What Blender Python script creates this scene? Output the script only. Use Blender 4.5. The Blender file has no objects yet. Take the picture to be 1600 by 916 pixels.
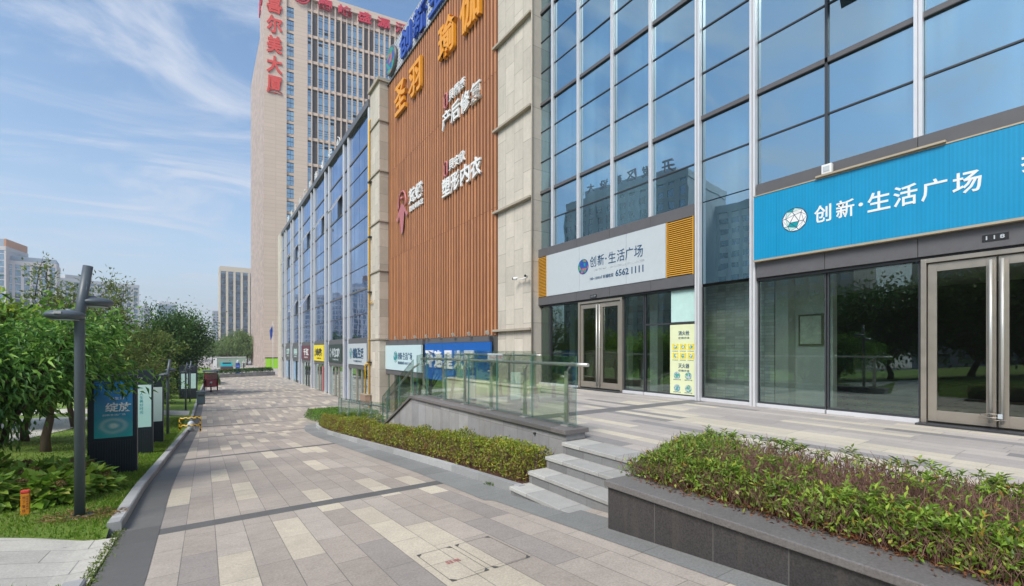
import bpy, math, random
import numpy as np
from mathutils import Vector, Matrix
R = math.radians
sc = bpy.context.scene
col = sc.collection

# ------------------------------------------------------------------ camera
YAW = R(34.02)
cam = bpy.data.cameras.new('camera'); camo = bpy.data.objects.new('camera', cam); col.objects.link(camo)
cam.sensor_width = 36; cam.lens = 36*711/1600; cam.shift_y = 88/1600
cam.clip_start = .05; cam.clip_end = 9000
camo.location = (0, 0, 1.25); camo.rotation_euler = (R(90), 0, -YAW)
sc.camera = camo

# ------------------------------------------------------------------ sky and sun
SUN = Vector((-.78, -.38, .92)).normalized()          # direction towards the sun
elev = math.asin(SUN.z); azim = math.atan2(SUN.x, SUN.y)
W = bpy.data.worlds.new('World'); sc.world = W; W.use_nodes = True
nt = W.node_tree; nt.nodes.clear()
def nd(t, typ, **kw):
    n = t.nodes.new(typ)
    for k, v in kw.items(): setattr(n, k, v)
    return n
out = nd(nt, 'ShaderNodeOutputWorld'); bg = nd(nt, 'ShaderNodeBackground'); bg.inputs[1].default_value = .115
sky = nd(nt, 'ShaderNodeTexSky', sky_type='NISHITA', sun_disc=False)
sky.sun_elevation = elev; sky.sun_rotation = azim; sky.air_density = 1.0; sky.dust_density = 1.6; sky.ozone_density = 2.2
tc = nd(nt, 'ShaderNodeTexCoord'); sep = nd(nt, 'ShaderNodeSeparateXYZ'); nt.links.new(tc.outputs['Generated'], sep.inputs[0])
def wm(op, a, b=None, c=None, clamp=False):
    n = nd(nt, 'ShaderNodeMath', operation=op); n.use_clamp = clamp
    for i, v in enumerate((a, b, c)):
        if v is None: continue
        if isinstance(v, (int, float)): n.inputs[i].default_value = v
        else: nt.links.new(v, n.inputs[i])
    return n.outputs[0]
zc = wm('MAXIMUM', sep.outputs[2], 0.0)
zz = wm('ADD', zc, .16)
cx = wm('DIVIDE', sep.outputs[0], zz); cy = wm('DIVIDE', sep.outputs[1], zz)
cmb = nd(nt, 'ShaderNodeCombineXYZ'); nt.links.new(cx, cmb.inputs[0]); nt.links.new(cy, cmb.inputs[1])
mp = nd(nt, 'ShaderNodeMapping'); mp.inputs['Rotation'].default_value = (0, 0, R(62)); mp.inputs['Scale'].default_value = (.7, 1.45, 1)
mp.inputs['Location'].default_value = (.9, 1.1, 0)
nt.links.new(cmb.outputs[0], mp.inputs[0])
n1 = nd(nt, 'ShaderNodeTexNoise'); n1.inputs['Scale'].default_value = 1.8; n1.inputs['Detail'].default_value = 9; n1.inputs['Roughness'].default_value = .62; n1.inputs['Distortion'].default_value = 1.1
nt.links.new(mp.outputs[0], n1.inputs['Vector'])
n2 = nd(nt, 'ShaderNodeTexNoise'); n2.inputs['Scale'].default_value = .7; n2.inputs['Detail'].default_value = 3
nt.links.new(cmb.outputs[0], n2.inputs['Vector'])
cl = nd(nt, 'ShaderNodeMapRange', interpolation_type='SMOOTHSTEP'); cl.inputs[1].default_value = .42; cl.inputs[2].default_value = .72
nt.links.new(wm('ADD', n1.outputs[0], wm('MULTIPLY', wm('SUBTRACT', n2.outputs[0], .5), .35)), cl.inputs[0])
cloud = wm('MULTIPLY', cl.outputs[0], .74)
mixc = nd(nt, 'ShaderNodeMix', data_type='RGBA'); nt.links.new(cloud, mixc.inputs[0])
grade = nd(nt, 'ShaderNodeMix', data_type='RGBA', blend_type='MULTIPLY'); grade.inputs[0].default_value = 1
nt.links.new(sky.outputs[0], grade.inputs[6]); grade.inputs[7].default_value = (.97, 1.12, 1.14, 1)
nt.links.new(grade.outputs[2], mixc.inputs[6]); mixc.inputs[7].default_value = (4.3, 4.5, 5.0, 1)
hz = wm('POWER', wm('SUBTRACT', 1.0, wm('MINIMUM', wm('MULTIPLY', zc, 1.35), 1.0)), 2.6)
mixh = nd(nt, 'ShaderNodeMix', data_type='RGBA'); nt.links.new(wm('MULTIPLY', hz, .85), mixh.inputs[0])
nt.links.new(mixc.outputs[2], mixh.inputs[6]); mixh.inputs[7].default_value = (3.35, 3.55, 4.05, 1)
nt.links.new(mixh.outputs[2], bg.inputs[0]); nt.links.new(bg.outputs[0], out.inputs[0])
sl = bpy.data.lights.new('sun', 'SUN'); sl.energy = 2.2; sl.angle = R(26); sl.color = (1, .94, .85)
so = bpy.data.objects.new('sun', sl); col.objects.link(so); so.rotation_euler = SUN.to_track_quat('Z', 'Y').to_euler()
so.location = (-30, -30, 60)
sc.view_settings.view_transform = 'Standard'; sc.view_settings.look = 'None'; sc.view_settings.exposure = .74; sc.view_settings.gamma = 1
sc.view_settings.use_curve_mapping = False
sc.cycles.max_bounces = 8; sc.cycles.transparent_max_bounces = 24; sc.cycles.glossy_bounces = 4; sc.cycles.diffuse_bounces = 3
sc.cycles.use_denoising = True; sc.cycles.caustics_reflective = False; sc.cycles.caustics_refractive = False

# ------------------------------------------------------------------ helpers: objects
def tag(o, label=None, cat=None, group=None, kind=None):
    if label: o['label'] = label
    if cat: o['category'] = cat
    if group: o['group'] = group
    if kind: o['kind'] = kind
    return o
def thing(name, label, cat, loc=(0, 0, 0), group=None):
    o = bpy.data.objects.new(name, None); col.objects.link(o); o.location = loc; o.empty_display_size = .2
    return tag(o, label, cat, group)
def origin(p):
    v = Vector((0, 0, 0))
    while p is not None: v += p.location; p = p.parent
    return v
def link_mesh(name, me, parent=None):
    o = bpy.data.objects.new(name, me); col.objects.link(o)
    if parent is not None: o.parent = parent
    return o
def copy_tree(o, parent=None):
    c = o.copy(); col.objects.link(c)
    if parent is not None: c.parent = parent
    for ch in [x for x in col.objects if x.parent == o]: copy_tree(ch, c)
    return c

class MB:
    """collects polygons in world metres; build() links them as one mesh object"""
    def __init__(s): s.v = []; s.f = []; s.m = []; s.sm = []
    def add(s, vs, fs, mi=0, smooth=False):
        b = len(s.v); s.v += [tuple(p) for p in vs]
        for f in fs: s.f.append([b+i for i in f]); s.m.append(mi); s.sm.append(smooth)
        return s
    def box(s, x0, x1, y0, y1, z0, z1, mi=0):
        x0, x1 = min(x0, x1), max(x0, x1); y0, y1 = min(y0, y1), max(y0, y1); z0, z1 = min(z0, z1), max(z0, z1)
        v = [(x0,y0,z0),(x1,y0,z0),(x1,y1,z0),(x0,y1,z0),(x0,y0,z1),(x1,y0,z1),(x1,y1,z1),(x0,y1,z1)]
        return s.add(v, [(0,3,2,1),(4,5,6,7),(0,1,5,4),(1,2,6,5),(2,3,7,6),(3,0,4,7)], mi)
    def fbox(s, O, U, V, N, u0, u1, v0, v1, n0, n1, mi=0):
        """box in a local frame O + u U + v V + n N"""
        O, U, V, N = map(Vector, (O, U, V, N))
        P = lambda u, v, n: O + U*u + V*v + N*n
        v = [P(u0,v0,n0),P(u1,v0,n0),P(u1,v1,n0),P(u0,v1,n0),P(u0,v0,n1),P(u1,v0,n1),P(u1,v1,n1),P(u0,v1,n1)]
        return s.add(v, [(0,3,2,1),(4,5,6,7),(0,1,5,4),(1,2,6,5),(2,3,7,6),(3,0,4,7)], mi)
    def quad(s, a, b, c, d, mi=0): return s.add([a, b, c, d], [(0,1,2,3)], mi)
    def prism(s, pts, z0, z1, mi=0):
        n = len(pts); v = [(p[0], p[1], z0) for p in pts] + [(p[0], p[1], z1) for p in pts]
        return s.add(v, [tuple(range(n))[::-1], tuple(range(n, 2*n))] + [(i, (i+1)%n, n+(i+1)%n, n+i) for i in range(n)], mi)
    def xprism(s, pts, x0, x1, mi=0):
        """outline in (y,z) pushed along x"""
        n = len(pts); v = [(x0, p[0], p[1]) for p in pts] + [(x1, p[0], p[1]) for p in pts]
        return s.add(v, [tuple(range(n)), tuple(range(n, 2*n))[::-1]] + [(i, n+i, n+(i+1)%n, (i+1)%n) for i in range(n)], mi)
    def tube(s, pts, r, n=10, mi=0, cap=True):
        pts = [Vector(p) for p in pts]; k = len(pts)
        rs = r if isinstance(r, (list, tuple)) else [r]*k
        b = len(s.v); prev = None
        for i, p in enumerate(pts):
            d = (pts[min(i+1, k-1)] - pts[max(i-1, 0)]).normalized()
            if prev is None:
                a = Vector((0,0,1)) if abs(d.z) < .9 else Vector((1,0,0))
                u = d.cross(a).normalized()
            else:
                u = (prev - d*prev.dot(d)); u = u.normalized() if u.length > 1e-6 else d.orthogonal().normalized()
            prev = u; w = d.cross(u)
            for j in range(n):
                t = 2*math.pi*j/n; s.v.append(tuple(p + (u*math.cos(t) + w*math.sin(t))*rs[i]))
        for i in range(k-1):
            for j in range(n):
                s.f.append([b+i*n+j, b+i*n+(j+1)%n, b+(i+1)*n+(j+1)%n, b+(i+1)*n+j]); s.m.append(mi); s.sm.append(True)
        if cap:
            s.f.append([b+j for j in range(n)][::-1]); s.m.append(mi); s.sm.append(False)
            s.f.append([b+(k-1)*n+j for j in range(n)]); s.m.append(mi); s.sm.append(False)
        return s
    def lathe(s, prof, c, n=24, mi=0, M=None):
        """profile [(r,z)] turned about z at c"""
        b = len(s.v); c = Vector(c)
        for r, z in prof:
            for j in range(n):
                t = 2*math.pi*j/n; p = Vector((r*math.cos(t), r*math.sin(t), z))
                if M is not None: p = M @ p
                s.v.append(tuple(c+p))
        for i in range(len(prof)-1):
            for j in range(n):
                s.f.append([b+i*n+j, b+i*n+(j+1)%n, b+(i+1)*n+(j+1)%n, b+(i+1)*n+j]); s.m.append(mi); s.sm.append(True)
        return s
    def build(s, name, mats, parent=None, bevel=0):
        off = origin(parent)
        me = bpy.data.meshes.new(name)
        me.from_pydata([(x-off.x, y-off.y, z-off.z) for x, y, z in s.v], [], s.f)
        for m in (mats if isinstance(mats, (list, tuple)) else [mats]): me.materials.append(m)
        me.polygons.foreach_set('material_index', s.m); me.polygons.foreach_set('use_smooth', s.sm)
        me.update()
        o = link_mesh(name, me, parent)
        if bevel:
            b = o.modifiers.new('bevel', 'BEVEL'); b.width = bevel; b.segments = 2; b.limit_method = 'ANGLE'
        return o

# ------------------------------------------------------------------ helpers: materials
def newmat(name):
    m = bpy.data.materials.new(name); m.use_nodes = True; t = m.node_tree
    return m, t, t.nodes['Principled BSDF'], t.nodes['Material Output']
class G:
    """tiny node-graph helper"""
    def __init__(s, t): s.t = t; s._p = None
    def m(s, op, a, b=None, c=None, clamp=False):
        n = s.t.nodes.new('ShaderNodeMath'); n.operation = op; n.use_clamp = clamp
        for i, v in enumerate((a, b, c)):
            if v is None: continue
            if isinstance(v, (int, float)): n.inputs[i].default_value = v
            else: s.t.links.new(v, n.inputs[i])
        return n.outputs[0]
    def pos(s):
        if s._p is None:
            g = s.t.nodes.new('ShaderNodeNewGeometry'); q = s.t.nodes.new('ShaderNodeSeparateXYZ')
            s.t.links.new(g.outputs['Position'], q.inputs[0]); s._p = (q.outputs[0], q.outputs[1], q.outputs[2], g.outputs['Position'])
        return s._p
    def noise(s, scale, detail=3, rough=.55, vec=None, dist=0):
        n = s.t.nodes.new('ShaderNodeTexNoise'); n.inputs['Scale'].default_value = scale; n.inputs['Detail'].default_value = detail
        n.inputs['Roughness'].default_value = rough; n.inputs['Distortion'].default_value = dist
        s.t.links.new(vec if vec is not None else s.pos()[3], n.inputs['Vector']); return n.outputs[0]
    def vec(s, x, y, z=0.0):
        n = s.t.nodes.new('ShaderNodeCombineXYZ')
        for i, v in enumerate((x, y, z)):
            if isinstance(v, (int, float)): n.inputs[i].default_value = v
            else: s.t.links.new(v, n.inputs[i])
        return n.outputs[0]
    def white(s, x, y):
        n = s.t.nodes.new('ShaderNodeTexWhiteNoise'); n.noise_dimensions = '2D'
        s.t.links.new(s.vec(x, y), n.inputs['Vector']); return n.outputs['Value']
    def ramp(s, fac, stops, interp='LINEAR'):
        n = s.t.nodes.new('ShaderNodeValToRGB'); n.color_ramp.interpolation = interp
        e = n.color_ramp.elements
        while len(e) < len(stops): e.new(.5)
        for k, (p, c) in zip(e, stops): k.position = p; k.color = (*c, 1)
        s.t.links.new(fac, n.inputs[0]); return n.outputs[0]
    def mix(s, fac, a, b, blend='MIX'):
        n = s.t.nodes.new('ShaderNodeMix'); n.data_type = 'RGBA'; n.blend_type = blend
        for sock, v in ((n.inputs[0], fac), (n.inputs[6], a), (n.inputs[7], b)):
            if isinstance(v, (int, float)): sock.default_value = v
            elif isinstance(v, tuple): sock.default_value = (*v, 1)
            else: s.t.links.new(v, sock)
        return n.outputs[2]
    def scale(s, c, f):
        n = s.t.nodes.new('ShaderNodeVectorMath'); n.operation = 'SCALE'; s.t.links.new(c, n.inputs[0])
        if isinstance(f, (int, float)): n.inputs['Scale'].default_value = f
        else: s.t.links.new(f, n.inputs['Scale'])
        return n.outputs[0]
    def bump(s, h, strength=.3, dist=.01):
        n = s.t.nodes.new('ShaderNodeBump'); n.inputs['Strength'].default_value = strength; n.inputs['Distance'].default_value = dist
        s.t.links.new(h, n.inputs['Height']); return n.outputs[0]

def pm(name, c, rough=.6, metal=0, var=.12, vscale=6, bump=0, bscale=60, spec=.5, dirt=0, coat=0):
    """plain surface with grain and soft patchy wear"""
    m, t, b, o = newmat(name); g = G(t)
    n = g.noise(vscale, 5, .6); f = g.noise(vscale*9, 2)
    k = g.m('ADD', g.m('MULTIPLY', g.m('SUBTRACT', n, .5), var*2.2), g.m('MULTIPLY', g.m('SUBTRACT', f, .5), var))
    cc = g.t.nodes.new('ShaderNodeRGB'); cc.outputs[0].default_value = (*c, 1)
    colr = g.scale(cc.outputs[0], g.m('ADD', k, 1.0))
    if dirt:
        d = g.noise(1.7, 6, .7, dist=.6)
        colr = g.mix(g.m('MULTIPLY', g.m('SUBTRACT', d, .5, clamp=True), dirt*2.5, clamp=True), colr, tuple(x*.45 for x in c))
    t.links.new(colr, b.inputs['Base Color'])
    t.links.new(g.m('ADD', g.m('MULTIPLY', g.m('SUBTRACT', n, .5), .25), rough, clamp=True), b.inputs['Roughness'])
    b.inputs['Metallic'].default_value = metal; b.inputs['Specular IOR Level'].default_value = spec
    if coat: b.inputs['Coat Weight'].default_value = coat
    if bump: t.links.new(g.bump(g.noise(bscale, 3), bump, .004), b.inputs['Normal'])
    return m

def tiles(name, ax, cw, rl, stops, u0=0., joint=.005, jcol=(.12,.11,.10), rough=.7, band=None, bandcol=(.075,.075,.08), speck=.22, stagger='rand', run=2, streak=0, jitter=.16, jd=.75, blotch=1., grain=62, seed=0, spots=0):
    """stone slabs laid in columns along v: ax = the two axes (u,v); stops = constant colours picked per run of slabs"""
    m, t, b, o = newmat(name); g = G(t); P = g.pos()
    U = P['xyz'.index(ax[0])]; V = P['xyz'.index(ax[1])]
    u = g.m('DIVIDE', g.m('SUBTRACT', U, u0), cw); i = g.m('FLOOR', u); fu = g.m('SUBTRACT', u, i)
    if stagger == 'rand': offv = g.white(i, 7.3)
    elif stagger == 'half': offv = g.m('MULTIPLY', g.m('MODULO', g.m('ADD', i, 1000.0), 2.0), .5)
    else: offv = None
    v = g.m('DIVIDE', V, rl)
    if offv is not None: v = g.m('ADD', v, offv)
    j = g.m('FLOOR', v); fv = g.m('SUBTRACT', v, j)
    jr = g.m('FLOOR', g.m('DIVIDE', g.m('ADD', j, g.m('MULTIPLY', g.white(i, 3.1), 5.0)), float(run)))
    if seed:     # laid to a loose repeat, so the pale slabs stay evenly spread
        pick = g.m('FRACT', g.m('ADD', g.m('ADD', g.m('MULTIPLY', i, .382), g.m('MULTIPLY', jr, .2360)), g.m('MULTIPLY_ADD', g.white(i, jr), .20, seed)))
    else: pick = g.white(i, jr)
    c = g.ramp(pick, stops, 'CONSTANT')
    jit = g.m('ADD', g.m('MULTIPLY', g.m('SUBTRACT', g.white(g.m('ADD', i, .37), j), .5), jitter*2), 1.0)
    sp = g.noise(grain, 4, .75); st = g.noise(.55, 6, .62); st2 = g.noise(7, 4, .6)
    k = g.m('ADD', g.m('MULTIPLY', g.m('SUBTRACT', sp, .5), speck*2.6), g.m('ADD', g.m('MULTIPLY', g.m('SUBTRACT', st, .5), .38*blotch), g.m('MULTIPLY', g.m('SUBTRACT', st2, .5), .24*blotch)))
    c = g.scale(c, g.m('MULTIPLY', jit, g.m('ADD', k, 1.0)))
    if band:
        b0, per, bw = band
        fb = g.m('DIVIDE', g.m('SUBTRACT', V, b0), per); fb = g.m('SUBTRACT', fb, g.m('FLOOR', fb))
        bm = g.m('LESS_THAN', fb, bw/per)
        bc = g.t.nodes.new('ShaderNodeRGB'); bc.outputs[0].default_value = (*bandcol, 1)
        c = g.mix(bm, c, g.scale(bc.outputs[0], g.m('MULTIPLY', jit, g.m('ADD', k, 1.0))))
    ju = g.m('LESS_THAN', g.m('MULTIPLY', g.m('MINIMUM', fu, g.m('SUBTRACT', 1.0, fu)), cw), joint)
    jv = g.m('LESS_THAN', g.m('MULTIPLY', g.m('MINIMUM', fv, g.m('SUBTRACT', 1.0, fv)), rl), joint)
    jm = g.m('MULTIPLY', g.m('MAXIMUM', ju, jv), g.m('MULTIPLY_ADD', g.noise(3.1, 3), 1.5, .15, clamp=True))
    c = g.mix(g.m('MULTIPLY', jm, jd), c, jcol)
    if spots:    # old gum and drips trodden into the slabs
        vo = t.nodes.new('ShaderNodeTexVoronoi'); vo.inputs['Scale'].default_value = 1.9; t.links.new(P[3], vo.inputs['Vector'])
        dot = g.m('LESS_THAN', vo.outputs['Distance'], g.m('MULTIPLY', g.m('SUBTRACT', g.noise(.9, 2), .40, clamp=True), .13))
        wear = g.m('MULTIPLY', g.m('SUBTRACT', g.noise(.33, 7, .72, dist=1.2), .54, clamp=True), 3.2, clamp=True)
        c = g.mix(g.m('MULTIPLY', dot, .45), c, (.10,.09,.085)); c = g.mix(g.m('MULTIPLY', wear, spots), c, (.17,.15,.135))
    if streak:   # rain streaks that run down the slab
        s_ = g.noise(1.0, 4, .7, vec=g.vec(g.m('MULTIPLY', U, 5.0), g.m('MULTIPLY', V, .35)))
        c = g.mix(g.m('MULTIPLY', g.m('SUBTRACT', s_, .52, clamp=True), streak*4, clamp=True), c, (.16,.14,.11))
    t.links.new(c, b.inputs['Base Color'])
    t.links.new(g.m('ADD', g.m('MULTIPLY', g.m('SUBTRACT', st, .5), .3), rough, clamp=True), b.inputs['Roughness'])
    h = g.m('SUBTRACT', g.m('MULTIPLY', sp, .35), jm)
    t.links.new(g.bump(h, .35, .004), b.inputs['Normal'])
    return m

def glass(name, trans, gloss, f0, f1, rough=0.0, body=None, wav=0.0):
    """pane: what comes through (or a dark body) plus a mirror that grows at grazing angles"""
    m, t, b, o = newmat(name); g = G(t); t.nodes.remove(b)
    lw = t.nodes.new('ShaderNodeFresnel'); lw.inputs[0].default_value = 1.5
    fac = g.m('MULTIPLY_ADD', lw.outputs[0], f1, f0, clamp=True)
    gl = t.nodes.new('ShaderNodeBsdfGlossy'); gl.inputs[0].default_value = (*gloss, 1); gl.inputs['Roughness'].default_value = rough
    if body:      # dim room behind, with pale curtains drawn in places
        tr = t.nodes.new('ShaderNodeBsdfDiffuse'); P = g.pos()
        fold = g.noise(1.0, 2, .5, vec=g.vec(g.m('MULTIPLY', g.m('ADD', P[0], P[1]), 9.0), 0.0, g.m('MULTIPLY', P[2], .08)))
        area = g.noise(.42, 2, .5, vec=g.vec(P[0], P[1], g.m('MULTIPLY', P[2], .6)))
        k = g.m('MULTIPLY', g.m('MULTIPLY', g.m('SUBTRACT', area, .47, clamp=True), 7.0, clamp=True), g.m('MULTIPLY_ADD', fold, .9, .1), clamp=True)
        t.links.new(g.mix(k, body, tuple(min(.5, q*5+.04) for q in body)), tr.inputs[0])
    else:
        tr = t.nodes.new('ShaderNodeBsdfTransparent'); tr.inputs[0].default_value = (*trans, 1)
    if wav:
        nn = g.bump(g.noise(.9, 2, .4), wav, .05)
        t.links.new(nn, gl.inputs['Normal'])
    mx = t.nodes.new('ShaderNodeMixShader'); t.links.new(fac, mx.inputs[0]); t.links.new(tr.outputs[0], mx.inputs[1]); t.links.new(gl.outputs[0], mx.inputs[2])
    t.links.new(mx.outputs[0], o.inputs[0]); return m

def leafmat(name, stops, trans=.35, rough=.5, rust=0):
    m, t, b, o = newmat(name); g = G(t)
    gm = t.nodes.new('ShaderNodeNewGeometry'); c = g.ramp(gm.outputs['Random Per Island'], stops)
    n = g.noise(.8, 3); c = g.scale(c, g.m('ADD', g.m('MULTIPLY', g.m('SUBTRACT', n, .5), .8), 1.0))
    if rust: c = g.mix(g.m('MULTIPLY', g.m('SUBTRACT', g.noise(1.5, 4, .65), .5, clamp=True), rust*5, clamp=True), c, (.21,.085,.03))
    t.links.new(c, b.inputs['Base Color']); b.inputs['Roughness'].default_value = rough; b.inputs['Specular IOR Level'].default_value = .35
    tl = t.nodes.new('ShaderNodeBsdfTranslucent'); t.links.new(c, tl.inputs[0])
    mx = t.nodes.new('ShaderNodeMixShader'); mx.inputs[0].default_value = trans
    t.links.new(b.outputs[0], mx.inputs[1]); t.links.new(tl.outputs[0], mx.inputs[2]); t.links.new(mx.outputs[0], o.inputs[0]); return m

# ------------------------------------------------------------------ helpers: lettering
_tc = {}
def text_mesh(s, bold=0.0):
    key = (s, bold)
    if key not in _tc:
        cu = bpy.data.curves.new('lettering', 'FONT'); cu.body = s; cu.size = 1; cu.resolution_u = 2; cu.offset = bold; cu.fill_mode = 'FRONT' ; cu.extrude = .5
        cu.fill_mode = 'BOTH'
        o = bpy.data.objects.new('lettering', cu); col.objects.link(o)
        dg = bpy.context.evaluated_depsgraph_get(); me = bpy.data.meshes.new_from_object(o.evaluated_get(dg))
        v = np.zeros(len(me.vertices)*3); me.vertices.foreach_get('co', v); v = v.reshape(-1, 3)
        f = [tuple(p.vertices) for p in me.polygons]
        bpy.data.objects.remove(o); bpy.data.curves.remove(cu); bpy.data.meshes.remove(me)
        mn = v.min(0); mx = v.max(0); v = (v-mn)/(mx-mn); _tc[key] = (v, f, (mx-mn))
    return _tc[key]
def put_text(mb, s, O, U, V, N, w, h, depth=.004, bold=.02, mi=0):
    """lettering of size w x h whose lower-left back corner is O; U reads, V up, N out"""
    v, f, _ = text_mesh(s, bold); O, U, V, N = (np.array(Vector(q)) for q in (O, U, V, N))
    p = O + v[:, :1]*w*U + v[:, 1:2]*h*V + v[:, 2:3]*depth*N
    mb.add([tuple(q) for q in p], f, mi); return mb
WU, WV, WN = (0, -1, 0), (0, 0, 1), (-1, 0, 0)      # a face that looks to -X (the shop fronts)
SU, SV, SN = (1, 0, 0), (0, 0, 1), (0, -1, 0)       # a face that looks to -Y

def emblem(mb, C, U, V, N, r, mis, edge_mi, seed=1, d=.004):
    """faceted ball emblem: coloured triangles between dark lines"""
    C, U, V, N = map(Vector, (C, U, V, N)); rng = random.Random(seed)
    P = lambda a, q: (math.cos(a)*q, math.sin(a)*q)
    rings = [[(0., 0.)], [P(math.pi/2+k*2*math.pi/3, .42*r) for k in range(3)], [P(math.pi/2+k*math.pi/3+.25, .74*r) for k in range(6)], [P(math.pi/2+k*2*math.pi/9, r) for k in range(9)]]
    tri = [(rings[1][0], rings[1][1], rings[1][2])]
    for a, b in ((rings[1], rings[2]), (rings[2], rings[3])):
        na, nb = len(a), len(b); i = j = 0
        while i < na or j < nb:
            if j/nb <= i/na and j < nb: tri.append((a[i%na], b[j%nb], b[(j+1)%nb])); j += 1
            else: tri.append((a[i%na], b[j%nb], a[(i+1)%na])); i += 1
    disc = [C + N*d*.5 + U*(math.cos(t)*r*1.03) + V*(math.sin(t)*r*1.03) for t in [2*math.pi*k/18 for k in range(18)]]
    mb.add(disc, [tuple(range(18))], edge_mi)
    for k, T in enumerate(tri):
        g = (sum(p[0] for p in T)/3, sum(p[1] for p in T)/3)
        v = [C + N*d + U*(g[0]+(p[0]-g[0])*.87) + V*(g[1]+(p[1]-g[1])*.87) for p in T]
        mb.add(v, [(0,1,2)], rng.choice(mis))
    return mb

# ------------------------------------------------------------------ levels of the place
def gz(X, Y):                       # the promenade falls away from the camera, then runs level
    Yc = max(Y, -4.0)
    return max(-.45 - .0909*(Yc-3.54), -2.5 - .022*max(0, X))
def lawn_z(X, Y):                   # the lawn rises gently away from the kerb
    dip = .088*max(0, min(1, (X+1.75)/.75))*max(0, min(1, (Y-4.35)/.3))*max(0, min(1, (6.55-Y)/.35))    # the pad meets the slabs level
    return max(-.45 - .0909*(max(Y, -4.0)-3.54), -2.5) + .09 + .09*min(5, max(0, -.9-X)) - dip
def kerb_x(Y):
    pts = [(-20, -.72), (4.6, -.72), (9, -.78), (24, -.60), (38, -.42), (47, -.30), (62, 0.), (80, 1.0)]
    for (a, xa), (b, xb) in zip(pts, pts[1:]):
        if Y <= b: return xa + (xb-xa)*(Y-a)/(b-a)
    return 1.0

# ------------------------------------------------------------------ materials
CREAM, PINK, GREY, LITE = (.56,.49,.385), (.385,.327,.28), (.315,.278,.25), (.43,.372,.32)
M = {}
M['paving'] = tiles('promenade_slabs', 'xy', .26, .72, [(0, CREAM), (.19, PINK), (.34, LITE), (.50, (.405,.347,.298)), (.68, GREY), (.76, PINK)], u0=-.43, joint=.0035, band=(5.93, 6.85, .27), bandcol=(.12,.117,.113), jitter=.07, speck=.42, blotch=1.25, seed=1000.30, spots=.5)
M['terrace'] = tiles('terrace_slabs', 'xy', .24, .9, [(0, (.58,.52,.42)), (.22, (.26,.245,.24)), (.38, (.41,.37,.345)), (.75, (.48,.43,.39))], u0=3.97, joint=.003, band=(6.45, 6.9, .42), bandcol=(.17,.165,.165), jitter=.06, speck=.3)
M['edge_slab'] = tiles('grey_edge_slabs', 'xy', 3.0, .62, [(0, (.215,.215,.205)), (.5, (.25,.25,.24))], u0=-2.4, joint=.004, jitter=.08, speck=.45)
M['dark_edge'] = tiles('dark_edge_slabs', 'xy', 3.0, .62, [(0, (.125,.122,.117)), (.5, (.15,.147,.14))], u0=-2.4, joint=.004, jitter=.08)
M['pad'] = tiles('pale_path_slabs', 'yx', .38, .8, [(0, (.54,.515,.465)), (.5, (.60,.57,.515))], u0=4.7, joint=.004, jitter=.05, speck=.35, blotch=1.3, spots=.25)
M['kerb'] = tiles('kerb_granite', 'xy', 50, .95, [(0, (.40,.40,.40)), (.5, (.36,.36,.36))], u0=-25, joint=.004, stagger=None)
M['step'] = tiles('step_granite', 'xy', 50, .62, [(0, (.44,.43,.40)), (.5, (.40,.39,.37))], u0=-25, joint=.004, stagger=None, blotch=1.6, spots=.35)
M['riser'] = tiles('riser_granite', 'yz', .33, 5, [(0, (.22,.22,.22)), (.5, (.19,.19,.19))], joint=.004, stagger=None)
M['dark_granite'] = tiles('dark_planter_granite', 'yz', .52, 5, [(0, (.062,.056,.055)), (.5, (.05,.046,.046))], u0=2.97, joint=.004, jcol=(.15,.14,.13), speck=1.1, rough=.5, streak=.35, grain=75, stagger=None)
M['cap_granite'] = tiles('coping_granite', 'xy', 50, 1.0, [(0, (.17,.155,.15)), (.5, (.15,.14,.135))], u0=-25, joint=.003, speck=.5, rough=.55, stagger=None)
M['wall_granite'] = tiles('ramp_wall_granite', 'yz', .40, 9, [(0, (.34,.33,.33)), (.5, (.31,.30,.31))], u0=4.7, joint=.004, streak=.5, stagger=None, blotch=1.5)
M['cream_wall'] = tiles('cream_wall_slabs', 'yz', .45, 9, [(0, (.56,.50,.40)), (.5, (.60,.55,.44))], joint=.004, stagger=None, streak=.1)
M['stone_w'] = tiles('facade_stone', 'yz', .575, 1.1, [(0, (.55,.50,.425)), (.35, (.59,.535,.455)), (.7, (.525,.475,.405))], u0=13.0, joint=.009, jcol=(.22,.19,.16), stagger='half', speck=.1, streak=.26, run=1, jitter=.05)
M['stone_shaded'] = tiles('facade_stone_shaded', 'xz', 1.4, 1.1, [(0, (.47,.41,.34)), (.5, (.50,.44,.36))], u0=8.3, joint=.012, jcol=(.2,.175,.15), stagger=None, speck=.1, streak=.2, run=1)  # same stone darkened: the shade of the pier's return is put into the colour
M['ledge'] = pm('ledge_stone', (.40,.35,.28), .7, dirt=.5)
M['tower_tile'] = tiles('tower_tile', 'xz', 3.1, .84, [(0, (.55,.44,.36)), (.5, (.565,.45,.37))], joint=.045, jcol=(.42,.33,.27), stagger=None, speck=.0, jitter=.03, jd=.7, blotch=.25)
M['tower_tile_shaded'] = tiles('tower_tile_shaded', 'yz', 1.2, .66, [(0, (.42,.335,.285)), (.5, (.435,.345,.295))], joint=.03, jcol=(.33,.26,.22), stagger=None, speck=.0, jd=.6, blotch=.25)  # same tile as the front, with the side walls' shade painted into it
M['wood'] = pm('orange_brown_slat', (.50,.225,.10), .5, var=.2, vscale=1.5)
_t = M['wood'].node_tree; _g = G(_t); _gm = _t.nodes.new('ShaderNodeNewGeometry'); _b = _t.nodes['Principled BSDF']; _src = _b.inputs['Base Color'].links[0].from_socket
_t.links.new(_g.scale(_src, _g.m('MULTIPLY_ADD', _gm.outputs['Random Per Island'], .34, .82)), _b.inputs['Base Color'])
M['wood_back'] = pm('brown_slat_gap_shade', (.17,.065,.030), .7)  # darker brown carries the shade of the gaps between the slats
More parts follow.
